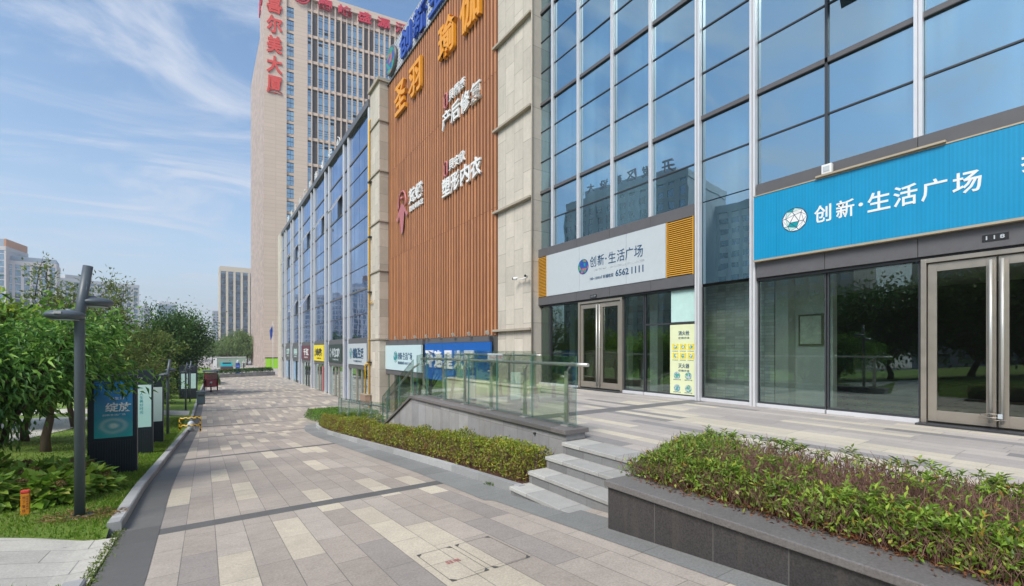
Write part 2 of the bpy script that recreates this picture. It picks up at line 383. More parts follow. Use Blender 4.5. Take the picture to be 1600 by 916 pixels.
M['grey_metal'] = pm('grey_fascia_metal', (.115,.112,.118), .45, var=.1, dirt=.2)
M['alu'] = pm('silver_mullion', (.68,.68,.70), .35, .2, var=.06)
M['frame_dark'] = pm('dark_window_frame', (.055,.058,.065), .4, .2)
M['steel'] = pm('brushed_steel', (.56,.55,.51), .36, .45, var=.08)
M['champ'] = pm('champagne_door_metal', (.42,.375,.32), .36, .6, var=.08)
M['yellow_louvre'] = pm('yellow_louvre', (.58,.30,.035), .5)
M['black'] = pm('black_paint', (.018,.018,.02), .45)
M['white_sign'] = pm('white_sign_board', (.50,.545,.575), .4, var=.04, dirt=.12)
M['blue_sign'] = pm('cyan_sign_board', (.0,.265,.50), .45, var=.05, vscale=2, dirt=.1)
M['deep_blue'] = pm('blue_sign_board', (.006,.11,.42), .4, var=.05)
def _ribs(m, per, amt):     # pressed ribs and drip marks of a sheet-metal sign
    t = m.node_tree; g = G(t); b = t.nodes['Principled BSDF']; src = b.inputs['Base Color'].links[0].from_socket; P = g.pos()
    w = g.m('MULTIPLY', g.m('SINE', g.m('MULTIPLY', P[1], 2*math.pi/per)), amt)
    d = g.m('MULTIPLY', g.m('SUBTRACT', g.noise(1.0, 4, .7, vec=g.vec(0.0, g.m('MULTIPLY', P[1], 9.0), g.m('MULTIPLY', P[2], .5))), .5), amt*4)
    seam = g.m('LESS_THAN', g.m('FRACT', g.m('DIVIDE', g.m('ADD', P[1], .55), 1.33)), .006)
    t.links.new(g.scale(src, g.m('SUBTRACT', g.m('ADD', g.m('ADD', w, d), 1.0), g.m('MULTIPLY', seam, .25))), b.inputs['Base Color'])
_ribs(M['blue_sign'], .055, .06); _ribs(M['deep_blue'], .07, .04)
M['navy_text'] = pm('navy_lettering', (.02,.07,.15), .5)
M['white'] = pm('white_paint', (.80,.80,.79), .4, var=.03)
M['grey_text'] = pm('pale_grey_lettering', (.5,.53,.56), .5)
M['beige'] = pm('sign_edge_strip', (.46,.38,.27), .5, .3)
M['orange'] = pm('orange_yellow_lettering', (.80,.33,.015), .4, var=.04)
M['pinkred'] = pm('dusty_red_emblem', (.46,.15,.16), .45)
M['red'] = pm('red_lettering', (.62,.06,.045), .5, var=.06)
M['crimson'] = pm('crimson_lettering', (.55,.03,.06), .5, var=.06)
M['royal'] = pm('royal_blue_lettering', (.03,.09,.42), .4)
M['teal'] = pm('teal_print', (.0,.30,.34), .4)
M['mint'] = pm('mint_print', (.50,.70,.66), .4)
M['green_p'] = pm('green_print', (.06,.36,.16), .45)
M['yellow'] = pm('yellow_sign', (.86,.68,.02), .45, var=.03)
M['maroon'] = pm('maroon_sign', (.13,.03,.05), .45)
M['dkgreen'] = pm('dark_green_sign', (.025,.045,.04), .45)
M['gas_yellow'] = pm('gas_pipe_yellow', (.75,.42,.0), .4, var=.05)
M['lamp_grey'] = pm('lamp_grey_paint', (.085,.105,.125), .42, var=.06)
M['lens'] = pm('lamp_lens', (.55,.60,.60), .3)
M['kiosk'] = pm('navy_kiosk_panel', (.014,.021,.032), .5, var=.08)
M['soil'] = pm('brown_soil', (.10,.048,.026), .95, var=.5, vscale=12, bump=.6, bscale=30)
M['twig'] = pm('reddish_twig', (.23,.125,.095), .8, var=.2)
M['bark'] = pm('brown_bark', (.10,.070,.048), .9, var=.35, vscale=10, bump=.6, bscale=25)
M['int_floor'] = pm('shop_floor', (.36,.31,.26), .3)
M['int_wall'] = pm('shop_wall', (.76,.78,.74), .8)
M['int_dark'] = pm('shop_dark_wall', (.09,.09,.085), .8)
M['white_brick'] = tiles('white_brick', 'yz', .24, .075, [(0, (.72,.74,.71)), (.5, (.78,.80,.76))], joint=.007, jcol=(.52,.54,.52), stagger=None, speck=.05)
M['glass_up'] = glass('curtain_wall_glass', None, (.64,.86,.97), .48, .60, body=(.02,.045,.06), wav=.06)
M['glass_wing'] = glass('wing_glass', None, (.66,.76,.96), .46, .60, body=(.03,.045,.07), wav=.05)
M['glass_shop'] = glass('shop_glass', (.88,.94,.91), (.80,.93,.90), .08, .8)
M['glass_door'] = glass('door_glass', (.72,.76,.70), (.8,.86,.80), .07, .75)
M['glass_rail'] = glass('rail_glass', (.972,.988,.978), (.9,1,.95), .015, .5)
M['glass_edge'] = pm('glass_edge', (.10,.30,.24), .2)
M['far_glass'] = glass('far_window_glass', None, (.55,.68,.80), .30, .6, body=(.03,.05,.07))
M['tower_glass'] = glass('tower_glass', None, (.62,.80,.92), .42, .6, body=(.04,.075,.09))
M['tower_dark'] = pm('tower_dark_louvre', (.075,.072,.075), .6)

# lawn: mown turf with paler and worn patches
m, t, b, o = newmat('lawn_turf'); g = G(t)
c = g.ramp(g.noise(.9, 5, .6), [(.30, (.105,.18,.02)), (.5, (.15,.245,.028)), (.68, (.195,.28,.045)), (.80, (.27,.24,.10))])
c = g.scale(c, g.m('ADD', g.m('MULTIPLY', g.m('SUBTRACT', g.noise(90, 3, .7), .5), 1.1), 1.0))
t.links.new(c, b.inputs['Base Color']); b.inputs['Roughness'].default_value = .85
t.links.new(g.bump(g.noise(120, 2), .8, .02), b.inputs['Normal']); M['lawn'] = m
M['blade'] = leafmat('grass_blade', [(0, (.11,.21,.02)), (.6, (.18,.31,.034)), (.9, (.25,.34,.05)), (1, (.36,.32,.14))], .45)
M['far_ground'] = pm('far_street_paving', (.40,.36,.34), .85, var=.08, vscale=.3)

# ------------------------------------------------------------------ ground sheets
def sheet(name, mat, xs, ys, zf, dz=0., shear=None):
    nx, ny = len(xs), len(ys); mb = MB()
    v = []
    for y in ys:
        for x in xs:
            X = x if shear is None else shear(x, y)
            v.append((X, y, zf(X, y)+dz))
    mb.add(v, [(j*nx+i, j*nx+i+1, (j+1)*nx+i+1, (j+1)*nx+i) for j in range(ny-1) for i in range(nx-1)])
    return tag(mb.build(name, mat), kind='structure')
fr = lambda a, b, n: [a+(b-a)*i/n for i in range(n+1)]
ysl = [-40, -20, -12, -8, -4] + fr(-3, 4, 20) + fr(4.1, 7, 29) + fr(7.25, 30, 91) + fr(32, 82, 25)
sheet('pavement', M['paving'], fr(0, 1, 24), ysl, gz, shear=lambda s, y: kerb_x(y)+.02 + (11.5-kerb_x(y))*s)
sheet('pavement_edge_strip', M['dark_edge'], [0, 1], [y for y in ysl if y <= 60], gz, .004, shear=lambda s, y: kerb_x(y)+.0+.34*s)
def hk_x(Y):                        # kerb line of the long hedge bed
    pts = [(4.6, 3.22), (7, 3.33), (12, 3.36), (16, 3.40), (18, 3.52), (20, 3.78), (21.4, 4.1), (30, 4.3)]
    for (a, xa), (b_, xb) in zip(pts, pts[1:]):
        if Y <= b_: return xa + (xb-xa)*(Y-a)/(b_-a) if Y > a else xa
    return 4.3
sheet('pavement_side_strip', M['edge_slab'], [0, 1], [y for y in ysl if -20 <= y <= 22], gz, .004, shear=lambda s, y: (hk_x(y) if y > 4.6 else 3.3)-.46*s)
sheet('lawn', M['lawn'], [-60, -30, -18, -12, -8] + fr(-6.5, -2.0, 9) + fr(-1.85, -.85, 8) + [-.0], ysl + [90, 110], lawn_z, shear=lambda x, y: x if x < -.5 else kerb_x(y)-.10)
g_ = MB(); g_.add([(-5000,-800,-2.78),(5000,-800,-2.78),(5000,7000,-2.78),(-5000,7000,-2.78)], [(0,1,2,3)])
tag(g_.build('ground', M['far_ground']), kind='structure')
# pale paved pads that cross the lawn
def pad(name, y0, y1, x0, skew=0.):
    mb = MB(); xs = fr(x0, -2.0, 14) + fr(-1.9, -.745, 22)
    v = []
    for x in xs:
        for yy in (y0, y1):
            Y = yy - skew*(x+.74); v.append((x, Y, lawn_z(x, Y)+.008))
    mb.add(v, [(2*i, 2*i+2, 2*i+3, 2*i+1) for i in range(len(xs)-1)])
    a, b_ = v[-2], v[-1]; mb.add([a, b_, (b_[0], b_[1], b_[2]-.2), (a[0], a[1], a[2]-.2)], [(3,2,1,0)])
    return tag(mb.build(name, M['pad']), kind='structure')
pad('path', 4.72, 6.12, -9, .25)
pad('path', 31.0, 33.2, -9, .1)
sheet('path', M['pad'], fr(-7.4, -4.6, 4), fr(7.5, 30, 20), lawn_z, .014)
# kerbs (one continuous stone edge each)
def kerb(name, xf, y0, y1, w, h, mat, base=gz, n=40, end=True):
    mb = MB(); ys = fr(y0, y1, n); P = []
    for y in ys:
        x = xf(y); z = base(x, y)
        P.append([(x-w, y, z-.15), (x-w, y, z+h), (x-w*.12, y, z+h), (x, y, z+h-.012), (x, y, z-.15)])
    for a, b_ in zip(P, P[1:]):
        for k in range(4): mb.add([a[k], a[k+1], b_[k+1], b_[k]], [(0,1,2,3)])
    mb.add(P[0], [(0,1,2,3,4)]); mb.add(P[-1], [(4,3,2,1,0)])
    return tag(mb.build(name, mat), kind='structure')
kerb('kerb', kerb_x, 6.42, 60, .12, .11, M['kerb'], n=60)
kerb('kerb', kerb_x, -20, 4.52, .12, .11, M['kerb'])
kerb('kerb', lambda y: hk_x(y)+.10, 4.62, 21.4, .10, .11, M['kerb'])

# ------------------------------------------------------------------ terrace, steps, walls
te = MB()
te.box(4.42, 10.2, -14, 10.4, -.04, 0.0); te.box(7.62, 10.2, 10.4, 15.4, -.04, 0.0)
te.box(4.42, 10.2, -14, 10.4, -3.0, -.05); te.box(7.65, 10.2, 10.4, 15.38, -3.0, -.05)
tag(te.build('terrace', M['terrace']), kind='structure')
st = thing('entrance_steps', 'four pale granite steps climbing from the promenade to the terrace', 'steps', (3.6, 3.8, -.45))
for k, x in enumerate((3.13, 3.41, 3.69, 3.97)):
    mb = MB(); zt = -.45 + .15*k - (0.0005 if k == 3 else 0)
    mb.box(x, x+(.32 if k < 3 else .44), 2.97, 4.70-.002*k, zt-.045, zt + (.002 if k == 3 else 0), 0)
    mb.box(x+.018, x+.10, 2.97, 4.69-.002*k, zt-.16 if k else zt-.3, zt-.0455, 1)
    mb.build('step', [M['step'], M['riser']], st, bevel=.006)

pl = thing('stone_planter', 'dark speckled granite planter wall in the right foreground, below the bushes', 'planter', (3.1, 2.9, -.4))
mb = MB(); mb.box(3.07, 3.15, -6, 2.97, -.9, -.008); mb.box(3.15, 5.0, 2.90, 2.97, -.9, -.008); mb.build('wall', M['dark_granite'], pl)
mb = MB(); mb.box(3.035, 3.40, -6, 2.99, -.005, .052); mb.box(3.40, 4.9, 2.72, 2.99, -.005, .05); mb.build('coping', M['cap_granite'], pl, bevel=.008)
mb = MB(); mb.add([(3.4,-6,.03),(4.95,-6,.03),(4.95,2.72,.03),(3.4,2.72,.03)], [(0,1,2,3)]); mb.build('soil', M['soil'], pl)

def rprof(Y): return 0.0 if Y <= 10.3 else -(Y-10.3)*.47
rw = thing('ramp_wall', 'grey granite wall with dark coping that slopes down beside the stairs', 'wall', (4.3, 8, 0))
mb = MB(); mb.xprism([(4.72,-1.2),(4.72,.085),(10.3,.085),(13.05,.085+rprof(13.05)),(13.05,-2.2)][::-1], 4.08, 4.42); mb.build('wall', M['wall_granite'], rw)
mb = MB(); c0 = [(4.69,.088),(10.31,.088),(13.07,.088+rprof(13.07)),(13.07,.155+rprof(13.07)),(10.29,.155),(4.69,.155)]
mb.xprism(c0[::-1], 4.03, 4.47); mb.build('coping', M['cap_granite'], rw, bevel=.008)
mb = MB(); mb.tube([(4.078,5.42,.0),(4.05,5.42,.0)], .018, 10); mb.build('drain_spout', M['black'], rw)
lw = thing('low_wall', 'low cream stone wall edging the terrace across the stairwell', 'wall', (7.6, 12, 0))
mb = MB(); mb.box(7.52, 7.66, 10.3, 15.6, -3, .15); mb.build('wall', M['cream_wall'], lw)
mb = MB(); mb.box(7.48, 7.95, 10.25, 15.62, .152, .2); mb.box(7.66, 7.93, 10.3, 15.6, -.0, .15); mb.build('coping', M['cream_wall'], lw, bevel=.006)
sw = thing('lower_stairs', 'pale stone stairs descending behind the glass balustrade', 'stairs', (6, 11, -.5))
for k in range(8):
    mb = MB(); mb.box(4.44, 7.5, 10.4+.31*k, 10.4+.31*(k+1)+(.5 if k == 7 else 0), -3, -.15*(k+1)); mb.build('step', M['step'], sw)

# glass balustrades
def blade_post(mb, x, y, z0, h, side=1):
    mb.add([(x-.012,y-.045,z0),(x+.012,y-.045,z0),(x+.012,y+.045,z0),(x-.012,y+.045,z0),(x-.012,y-.028,z0+h),(x+.012,y-.028,z0+h),(x+.012,y+.028,z0+h),(x-.012,y+.028,z0+h)],
           [(0,3,2,1),(4,5,6,7),(0,1,5,4),(1,2,6,5),(2,3,7,6),(3,0,4,7)])
    mb.box(x-.05, x+.05, y-.07, y+.07, z0, z0+.012)
    mb.tube([(x, y, z0+h-.02), (x+.03*side, y-.09, z0+h+.13)], .013, 8)
    for q in (.12, h-.08): mb.tube([(x, y+.03, z0+q), (x-.01, y+.09, z0+q)], .012, 6); mb.tube([(x-.02, y+.085, z0+q), (x+.02, y+.085, z0+q)], .018, 8)
def balustrade(label, x, ys, zf, h=.78, group='glass balustrades of the stairs', rail_off=.03, y_end=None):
    t = thing('glass_balustrade', label, 'balustrade', (x, ys[0], zf(ys[0])), group)
    for y in ys:
        mb = MB(); blade_post(mb, x, y, zf(y), h); mb.build('post', M['steel'], t)
    ye = [ys[0]-.28] + [(a+b_)/2+.25 for a, b_ in zip(ys, ys[1:])] + [ys[-1]+.25 if y_end is None else y_end]
    for a, b_ in zip(ye, ye[1:]):
        a += .012; b_ -= .012; mb = MB(); xx = x-.05
        z = [zf(a)+.03, zf(b_)+.03, zf(b_)+1.0, zf(a)+1.0]
        mb.xprism([(a,z[0]),(b_,z[1]),(b_,z[2]),(a,z[3])][::-1], xx-.006, xx+.006, 0)
        n0 = len(mb.m); 
        for k in range(2, n0): mb.m[k] = 1
        mb.build('glass_panel', [M['glass_rail'], M['glass_edge']], t)
    pts = [(x+rail_off, ys[0]-.42, zf(ys[0]-.3)+.88)]
    for y in [ys[0]] + [q for q in ys[1:]]: pts.append((x+rail_off, y-.09, zf(y-.09)+.88))
    pts.append((x+rail_off, ys[-1]+.2, zf(ys[-1]+.2)+.88))
    mb = MB(); mb.tube(pts, .026, 12); mb.build('handrail', M['steel'], t)
    return t
balustrade('glass balustrade with steel handrail standing on the dark coping above the hedge', 4.30, [4.98, 6.0, 7.05, 8.07, 9.04, 10.12], lambda y: .155+rprof(y), y_end=10.42)
balustrade('sloping glass balustrade following the stairs down to the hedge', 4.30, [10.9, 11.8, 12.75], lambda y: .155+rprof(y))
balustrade('glass balustrade on the low cream wall across the stairwell', 7.72, [10.45, 11.6, 12.7, 13.9, 15.0], lambda y: .2)
balustrade('low clear glass balustrade at the foot of the stairs behind the hedge', 4.45, [13.6, 14.9, 16.3, 17.7, 18.6], lambda y: max(-1.35-.06*(y-13.5), -1.7), h=.55)
mb = MB(); mb.box(7.64, 7.655, 11.85, 12.75, .88, 1.12, 0)
put_text(mb, '小心台阶', (7.64, 12.66, .94), WU, WV, WN, .82, .13, .003, mi=1)
tag(mb.build('notice_plate', [M['white_sign'], M['pinkred']]), 'small pale notice plate with red characters hung on the far balustrade', 'notice')

# ------------------------------------------------------------------ the shopping centre
rnd = random.Random(5)
sh = thing('shopping_centre', 'long shopping centre with glass wings either side of an orange slatted wall', 'shopping centre', (10, 0, 0))
XG = 10.07
# body behind the skins, and the lower rooms left open behind the shop glass
mb = MB(); mb.box(10.35, 30, -14, 13.2, 3.0, 17.4); mb.box(16.2, 30, -14, 13.2, -3, 2.999); mb.box(9.80, 30, 13.2, 28.3, -3.2, 17.6); mb.box(9.5, 30, 28.3, 71.2, -3.2, 17.3)
mb.build('body', M['int_dark'], sh)
mb = MB(); mb.box(10.0, 30, -14, 13.0, 17.4, 17.9); mb.build('parapet', M['grey_metal'], sh)
mb = MB(); mb.box(10.2, 16.2, -14, 13.2, -.05, .012); mb.build('shop_floor', M['int_floor'], sh)
mb = MB(); mb.box(10.2, 16.2, -14, 13.2, 2.9, 2.99); mb.build('ceiling', M['int_wall'], sh)
mb = MB(); mb.box(15.9, 16.15, -14, 13.2, .012, 2.9); mb.box(10.3, 16, 13.05, 13.18, .012, 2.9); mb.build('back_wall', M['int_dark'], sh)
mb = MB(); mb.box(10.85, 11.05, 5.30, 7.2, .012, 2.9); mb.build('brick_partition', M['white_brick'], sh)
mb = MB(); mb.box(11.2, 11.4, 4.25, 5.299, .012, 2.9); mb.build('plaster_partition', M['int_wall'], sh)
mb = MB(); mb.box(10.86, 11.19, 5.0, 5.28, .012, 2.9); mb.build('pale_column', M['int_wall'], sh)
mb = MB()
for y in (8.75, 9.9, 12.4): mb.box(11.1, 11.35, y, y+.28, .012, 2.9)
mb.build('inner_column', M['int_wall'], sh)
mb = MB(); mb.box(12.3, 15.5, 3.0, 4.0, .012, .38); mb.build('bench', M['int_dark'], sh)
mb = MB(); mb.box(13.2, 13.9, 9.3, 9.9, .012, .95); mb.build('counter', M['white_sign'], sh)

MUL = [13.22, 12.30, 10.99, 9.51, 8.11, 6.67, 5.32, 3.92, 2.53, 1.14, -.25, -1.65]
THIN = [5.84, 7.98, 9.06, 11.2, 12.3, 14.4, 15.45]; THICK = [4.83, 6.88, 10.05, 13.35, 17.0]
def tilt_pane(mb, x, ya, yb, za, zb, mi=0):
    e = [rnd.uniform(-.0022, .0022) for _ in range(3)]
    f = lambda y, z: x + e[0] + e[1]*(y-ya)/max(.3, abs(ya-yb))*1.5 + e[2]*(z-za)
    mb.add([(f(ya,za),ya,za),(f(yb,za),yb,za),(f(yb,zb),yb,zb),(f(ya,zb),ya,zb)], [(0,1,2,3)], mi)
def window(ya, yb, za, zb, splits, x, mat, fr_=.022):
    """one glazed bay of one storey: its panes, and the dark sash bars between them"""
    zs = [za] + [q for q in splits if za+.05 < q < zb-.05] + [zb]
    mb = MB()
    for a, b_ in zip(zs, zs[1:]): tilt_pane(mb, x, ya, yb, a+.012, b_-.012)
    mb.build('window', mat, sh)
def bars(ya, yb, zs, x, h, d, name='transom', mat='frame_dark'):
    mb = MB()
    for z in zs: mb.box(x-d, x+.03, yb, ya, z-h/2, z+h/2)
    return mb.build(name, M[mat], sh)
for k, (ya, yb) in enumerate(zip(MUL, MUL[1:])):
    z0s = THICK if not (k == 5) else [2.83] + THICK
    for za, zb in zip(z0s, z0s[1:]): window(ya, yb, za, zb, THIN, XG, M['glass_up'])
bars(13.22, -2, THIN, XG, .03, .025)
bars(13.22, -2, [6.88, 10.05, 13.35, 17.0], XG, .10, .05, 'floor_transom', 'grey_metal')
for z in (6.825, 9.995, 13.295):
    bars(13.22, -2, [z], XG, .018, .055, 'transom_groove', 'black')
# upright mullions: broad silver ones, slim dark ones, twin full-height posts each side of the narrow bay
for y in (12.30, 10.99, 9.51, 8.11):
    mb = MB(); mb.box(XG-.10, XG-.03, y-.045, y-.008, 4.72, 17.4); mb.box(XG-.10, XG-.03, y+.008, y+.045, 4.72, 17.4); mb.box(XG-.08, XG+.02, y-.04, y+.04, 4.72, 17.4)
    mb.build('mullion', M['alu'], sh)
for y in (6.67, 5.32):
    mb = MB(); mb.box(XG-.13, XG-.02, y+.012, y+.062, 0, 17.4); mb.box(XG-.13, XG-.02, y-.062, y-.012, 0, 17.4); mb.box(XG-.09, XG+.02, y-.05, y+.05, 0, 17.4)
    mb.build('mullion', M['alu'], sh)
for y in (2.53, -.25):
    mb = MB(); mb.box(XG-.11, XG-.02, y+.008, y+.058, 4.62, 17.4); mb.box(XG-.11, XG-.02, y-.058, y-.008, 4.62, 17.4); mb.box(XG-.08, XG+.02, y-.045, y+.045, 4.62, 17.4)
    mb.build('mullion', M['alu'], sh)
for y in (3.92, 1.14, -1.65):
    mb = MB(); mb.box(XG-.05, XG+.02, y-.025, y+.025, 4.8, 17.4); mb.build('dark_mullion', M['frame_dark'], sh)
mb = MB(); mb.box(XG-.06, XG+.1, 13.16, 13.26, 0, 17.4); mb.build('mullion', M['alu'], sh)
# open sash high on the right
mb = MB(); O = Vector((XG-.02, 3.86, 9.02)); 
D = Vector((-.42, 0, -.9)).normalized(); mb.fbox(O, WU, D, Vector((-.9,0,.42)), 0, 1.28, 0, 1.06, 0, .03)
mb.build('open_sash', M['champ'], sh)
# grey metal fascia bands, in panels
def fascia(y0, y1, z0, z1, x, joints, name='fascia_band'):
    ys = sorted([y0, y1] + [q for q in joints if y0 < q < y1]); mb = MB()
    for a, b_ in zip(ys, ys[1:]): mb.box(x, x+.09, a+.004, b_-.004, z0, z1)
    mb.box(x+.03, x+.2, y0, y1, z0+.01, z1-.01)
    mb.build(name, M['grey_metal'], sh, bevel=.004)
J1 = [12.45, 11.0, 9.55, 8.05]; J2 = [3.92, 2.53, 1.14, -.25]
fascia(6.75, 13.34, 4.53, 4.82, 9.93, J1); fascia(6.75, 13.34, 2.82, 3.10, 9.93, J1)
fascia(-4, 5.24, 4.55, 4.83, 9.95, J2); fascia(-4, 5.24, 2.80, 3.16, 9.95, J2)
mb = MB(); mb.box(9.98, 10.3, 6.74, 13.3, 2.765, 2.815); mb.box(9.99, 10.3, -4, 5.25, 2.74, 2.795); mb.build('shop_head_frame', M['black'], sh)
mb = MB(); mb.box(10.2, 10.33, -4, 13.2, 2.8, 5.0); mb.build('fascia_backing', M['int_dark'], sh)
# stone pier between glass and slats
mb = MB(); mb.box(9.65, 10.4, 13.02, 15.33, -.3, 18.6); mb.build('stone_pier', [M['stone_w']], sh)
for z in (1.99, 6.68, 9.92, 13.23, 16.5):
    mb = MB(); mb.box(9.50, 9.649, 12.98, 15.5, z-.05, z+.04); mb.build('ledge', M['ledge'], sh, bevel=.01)
mb = MB(); mb.tube([(9.62, 12.99, .0), (9.62, 12.99, 18)], .03, 8); mb.build('downpipe', M['ledge'], sh)
# the slatted wall
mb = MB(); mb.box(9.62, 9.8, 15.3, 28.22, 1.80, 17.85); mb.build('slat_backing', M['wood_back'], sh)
mb = MB(); p = .27; n = int((28.2-15.36)/p)
for k in range(n): [mb.box(9.585, 9.62, 15.37+k*p, 15.37+k*p+.095, a, b_-.018) for a, b_ in ((1.82, 6.9), (6.9, 12.3), (12.3, 17.84))]
mb.build('slat_screen', M['wood'], sh)
mb = MB(); mb.box(9.52, 9.64, 15.3, 28.2, 17.851, 17.90); mb.build('slat_cap', M['grey_metal'], sh)
# stone pier left of the slats (its return faces the camera)
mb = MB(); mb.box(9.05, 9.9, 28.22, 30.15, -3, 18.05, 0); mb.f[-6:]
me_ = mb.build('stone_pier', [M['stone_w'], M['stone_shaded']], sh)
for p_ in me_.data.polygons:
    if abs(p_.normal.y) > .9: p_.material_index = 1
for z in (1.9, 6.2, 9.3, 12.45, 15.6):
    mb = MB(); mb.box(8.97, 9.6, 28.14, 28.219, z-.04, z+.04); mb.box(8.97, 9.049, 28.22, 30.17, z-.04, z+.04); mb.build('ledge', M['ledge'], sh)
mb = MB(); mb.box(8.9, 10.2, 28.1, 30.2, 18.051, 18.25); mb.build('pier_cap', M['ledge'], sh)
# left wing
XW = 9.12
mb = MB(); mb.box(8.9, 10.5, 30.16, 71.3, 17.3, 17.75); mb.build('wing_parapet', M['grey_metal'], sh)
bays = []; pr_ = [(32.3, 30.3), (36.1, 33.5), (42.0, 38.6)]
MY = [30.3, 35.5, 36.9, 42.0, 43.5, 48.5, 50.0, 55.4, 57.2, 61.7, 63.2, 67.4, 68.9, 71.2]
ZW = [2.0, 5.4, 8.7, 12.0, 15.1, 17.3]; ZT = [3.7, 7.0, 10.3, 13.6]
for k, (a, b_) in enumerate(zip(MY, MY[1:])):
    wide = k % 2 == 0
    if wide:
        for za, zb in zip(ZW, ZW[1:]):
            mb = MB(); nn = 4
            for q in range(nn):
                y0, y1 = a+(b_-a)*q/nn, a+(b_-a)*(q+1)/nn
                zs = [za] + [z for z in ZT if za < z < zb] + [zb]
                for c0_, c1_ in zip(zs, zs[1:]): tilt_pane(mb, XW, y1-.015, y0+.015, c0_+.02, c1_-.02)
            mb.build('window', M['glass_wing'], sh)
    else:
        mb = MB()
        for za, zb in zip([-2.6, .0, 1.95] + ZW[1:], [.0, 1.95] + ZW[1:] + [17.3]): tilt_pane(mb, XW, b_-.02, a+.02, za, zb-.03)
        mb.build('column_glass', M['glass_wing'], sh)
    for y in ((a,) if k == 0 else (a,)):
        mb = MB(); mb.box(XW-.16, XW+.02, y-.11, y+.11, -2.9, 17.3); mb.build('wing_mullion', M['alu'], sh, bevel=.02)
mb = MB(); mb.box(XW-.16, XW+.02, 71.1, 71.3, -2.9, 17.3); mb.build('wing_mullion', M['alu'], sh)
bars(71.2, 30.2, ZT, XW, .05, .03)
bars(71.2, 30.2, ZW, XW, .12, .05, 'floor_transom', 'grey_metal')
for k in range(0, len(MY)-1, 2):
    a, b_ = MY[k], MY[k+1]
    mb = MB(); mb.box(XW-.14, XW+.2, a+.13, b_-.13, 1.66, 1.99); mb.box(XW-.14, XW+.2, a+.13, b_-.13, -.14, .16); mb.box(XW+.0, XW+.2, a+.13, b_-.13, .1, 1.7)
    mb.build('fascia_band', M['grey_metal'], sh)
    # shop front: two dark doors' jambs and panes down to the ground
    zb = gz(9, b_)+.03
    mb = MB(); mb.xprism([(a+.1, zb), (b_-.1, zb), (b_-.1, -.15), (a+.1, -.15)], XW+.02, XW+.035); mb.build('shop_window', M['glass_shop'], sh)
    mb = MB()
    for f in (.38, .62): y = a+(b_-a)*f; mb.box(XW-.03, XW+.06, y-.14, y+.14, zb, -.15)
    mb.build('door_jamb', M['champ'] if k < 6 else M['frame_dark'], sh)
mb = MB(); mb.box(XW+.6, XW+.9, 30.2, 71, -2.8, -.1); mb.build('shop_back_wall', M['int_dark'], sh)
mb = MB(); mb.box(8.85, 9.9, 71.3, 74.2, -3, 17.75); mb.build('stone_pier', M['stone_w'], sh)
# opened hopper sashes on the wing
for (y, z) in ((38.6,13.6),(44.9,13.6),(52.3,13.6),(59.8,13.6),(66.0,13.6),(52.3,7.0),(59.6,7.0)):
    mb = MB(); O = Vector((XW-.04, y+.65, z)); D = Vector((-.50, 0, -.86)).normalized()
    mb.fbox(O, WU, D, Vector((-.86,0,.5)), 0, 1.25, .0, 1.5, 0, .05, 0)
    for u0, u1, v0, v1 in ((-.01, .06, -.02, 1.52), (1.19, 1.26, -.02, 1.52), (0, 1.25, 1.45, 1.53), (0, 1.25, -.03, .04)): mb.fbox(O, WU, D, Vector((-.86,0,.5)), u0, u1, v0, v1, -.02, .07, 1)
    mb.build('open_sash', [M['glass_wing'], M['alu']], sh)
    mb = MB(); mb.box(XW-.02, XW-.012, y-.6, y+.65, z-1.5, z-.02); mb.build('sash_opening', M['black'], sh)
# shop fronts under the slats
mb = MB(); mb.box(9.45, 9.66, 22.4, 30.1-1.9, 1.50, 1.79); mb.box(9.45, 9.66, 22.4, 28.2, -.28, .0); mb.box(9.45, 9.66, 15.6, 22.0, 1.56, 1.79)
mb.build('fascia_band', M['grey_metal'], sh)
mb = MB(); mb.box(9.62, 9.85, 15.3, 28.2, -3.2, 1.8); mb.build('shop_back_wall', M['int_dark'], sh)
mb = MB(); mb.box(9.54, 9.56, 22.3, 28.1, -2.8, -.3); mb.box(9.54, 9.56, 15.7, 22.0, -2.8, .3); mb.build('shop_window', M['glass_shop'], sh)
mb = MB(); mb.box(9.46, 9.62, 26.7, 27.5, -2.9, -.3); mb.build('door_jamb', M['champ'], sh)

# ground-floor shop windows of the near wing
def shop_window(ya, yb, z0=.09, z1=2.77, tr=None, mat='glass_shop'):
    mb = MB(); mb.box(XG-.006, XG+.006, yb+.012, ya-.012, z0, z1); w = mb.build('shop_window', M[mat], sh)
    mb = MB(); mb.box(XG-.03, XG+.03, ya-.022, ya+.002, z0, z1); mb.box(XG-.03, XG+.03, yb-.002, yb+.022, z0, z1)
    mb.box(XG-.028, XG+.028, yb, ya, z0-.02, z0+.02)
    if tr: mb.box(XG-.029, XG+.029, yb, ya, tr-.02, tr+.02)
    mb.build('window_frame', M['frame_dark'], w)
    mb = MB(); mb.box(XG-.09, XG+.05, yb, ya, .0, .075); mb.build('sill', M['alu'], w, bevel=.005)
for a, b_, tr in ((13.16, 12.5, None), (12.46, 11.0, None), (9.10, 8.36, None), (8.33, 6.74, 1.92), (6.60, 5.39, None), (5.25, 3.93, None), (3.90, 2.52, None)):
    shop_window(a, b_, tr=tr)
mb = MB(); mb.box(XG-.008, XG-.004, 6.76, 7.5, 1.95, 2.76); mb.build('tinted_film', M['mint'], sh)
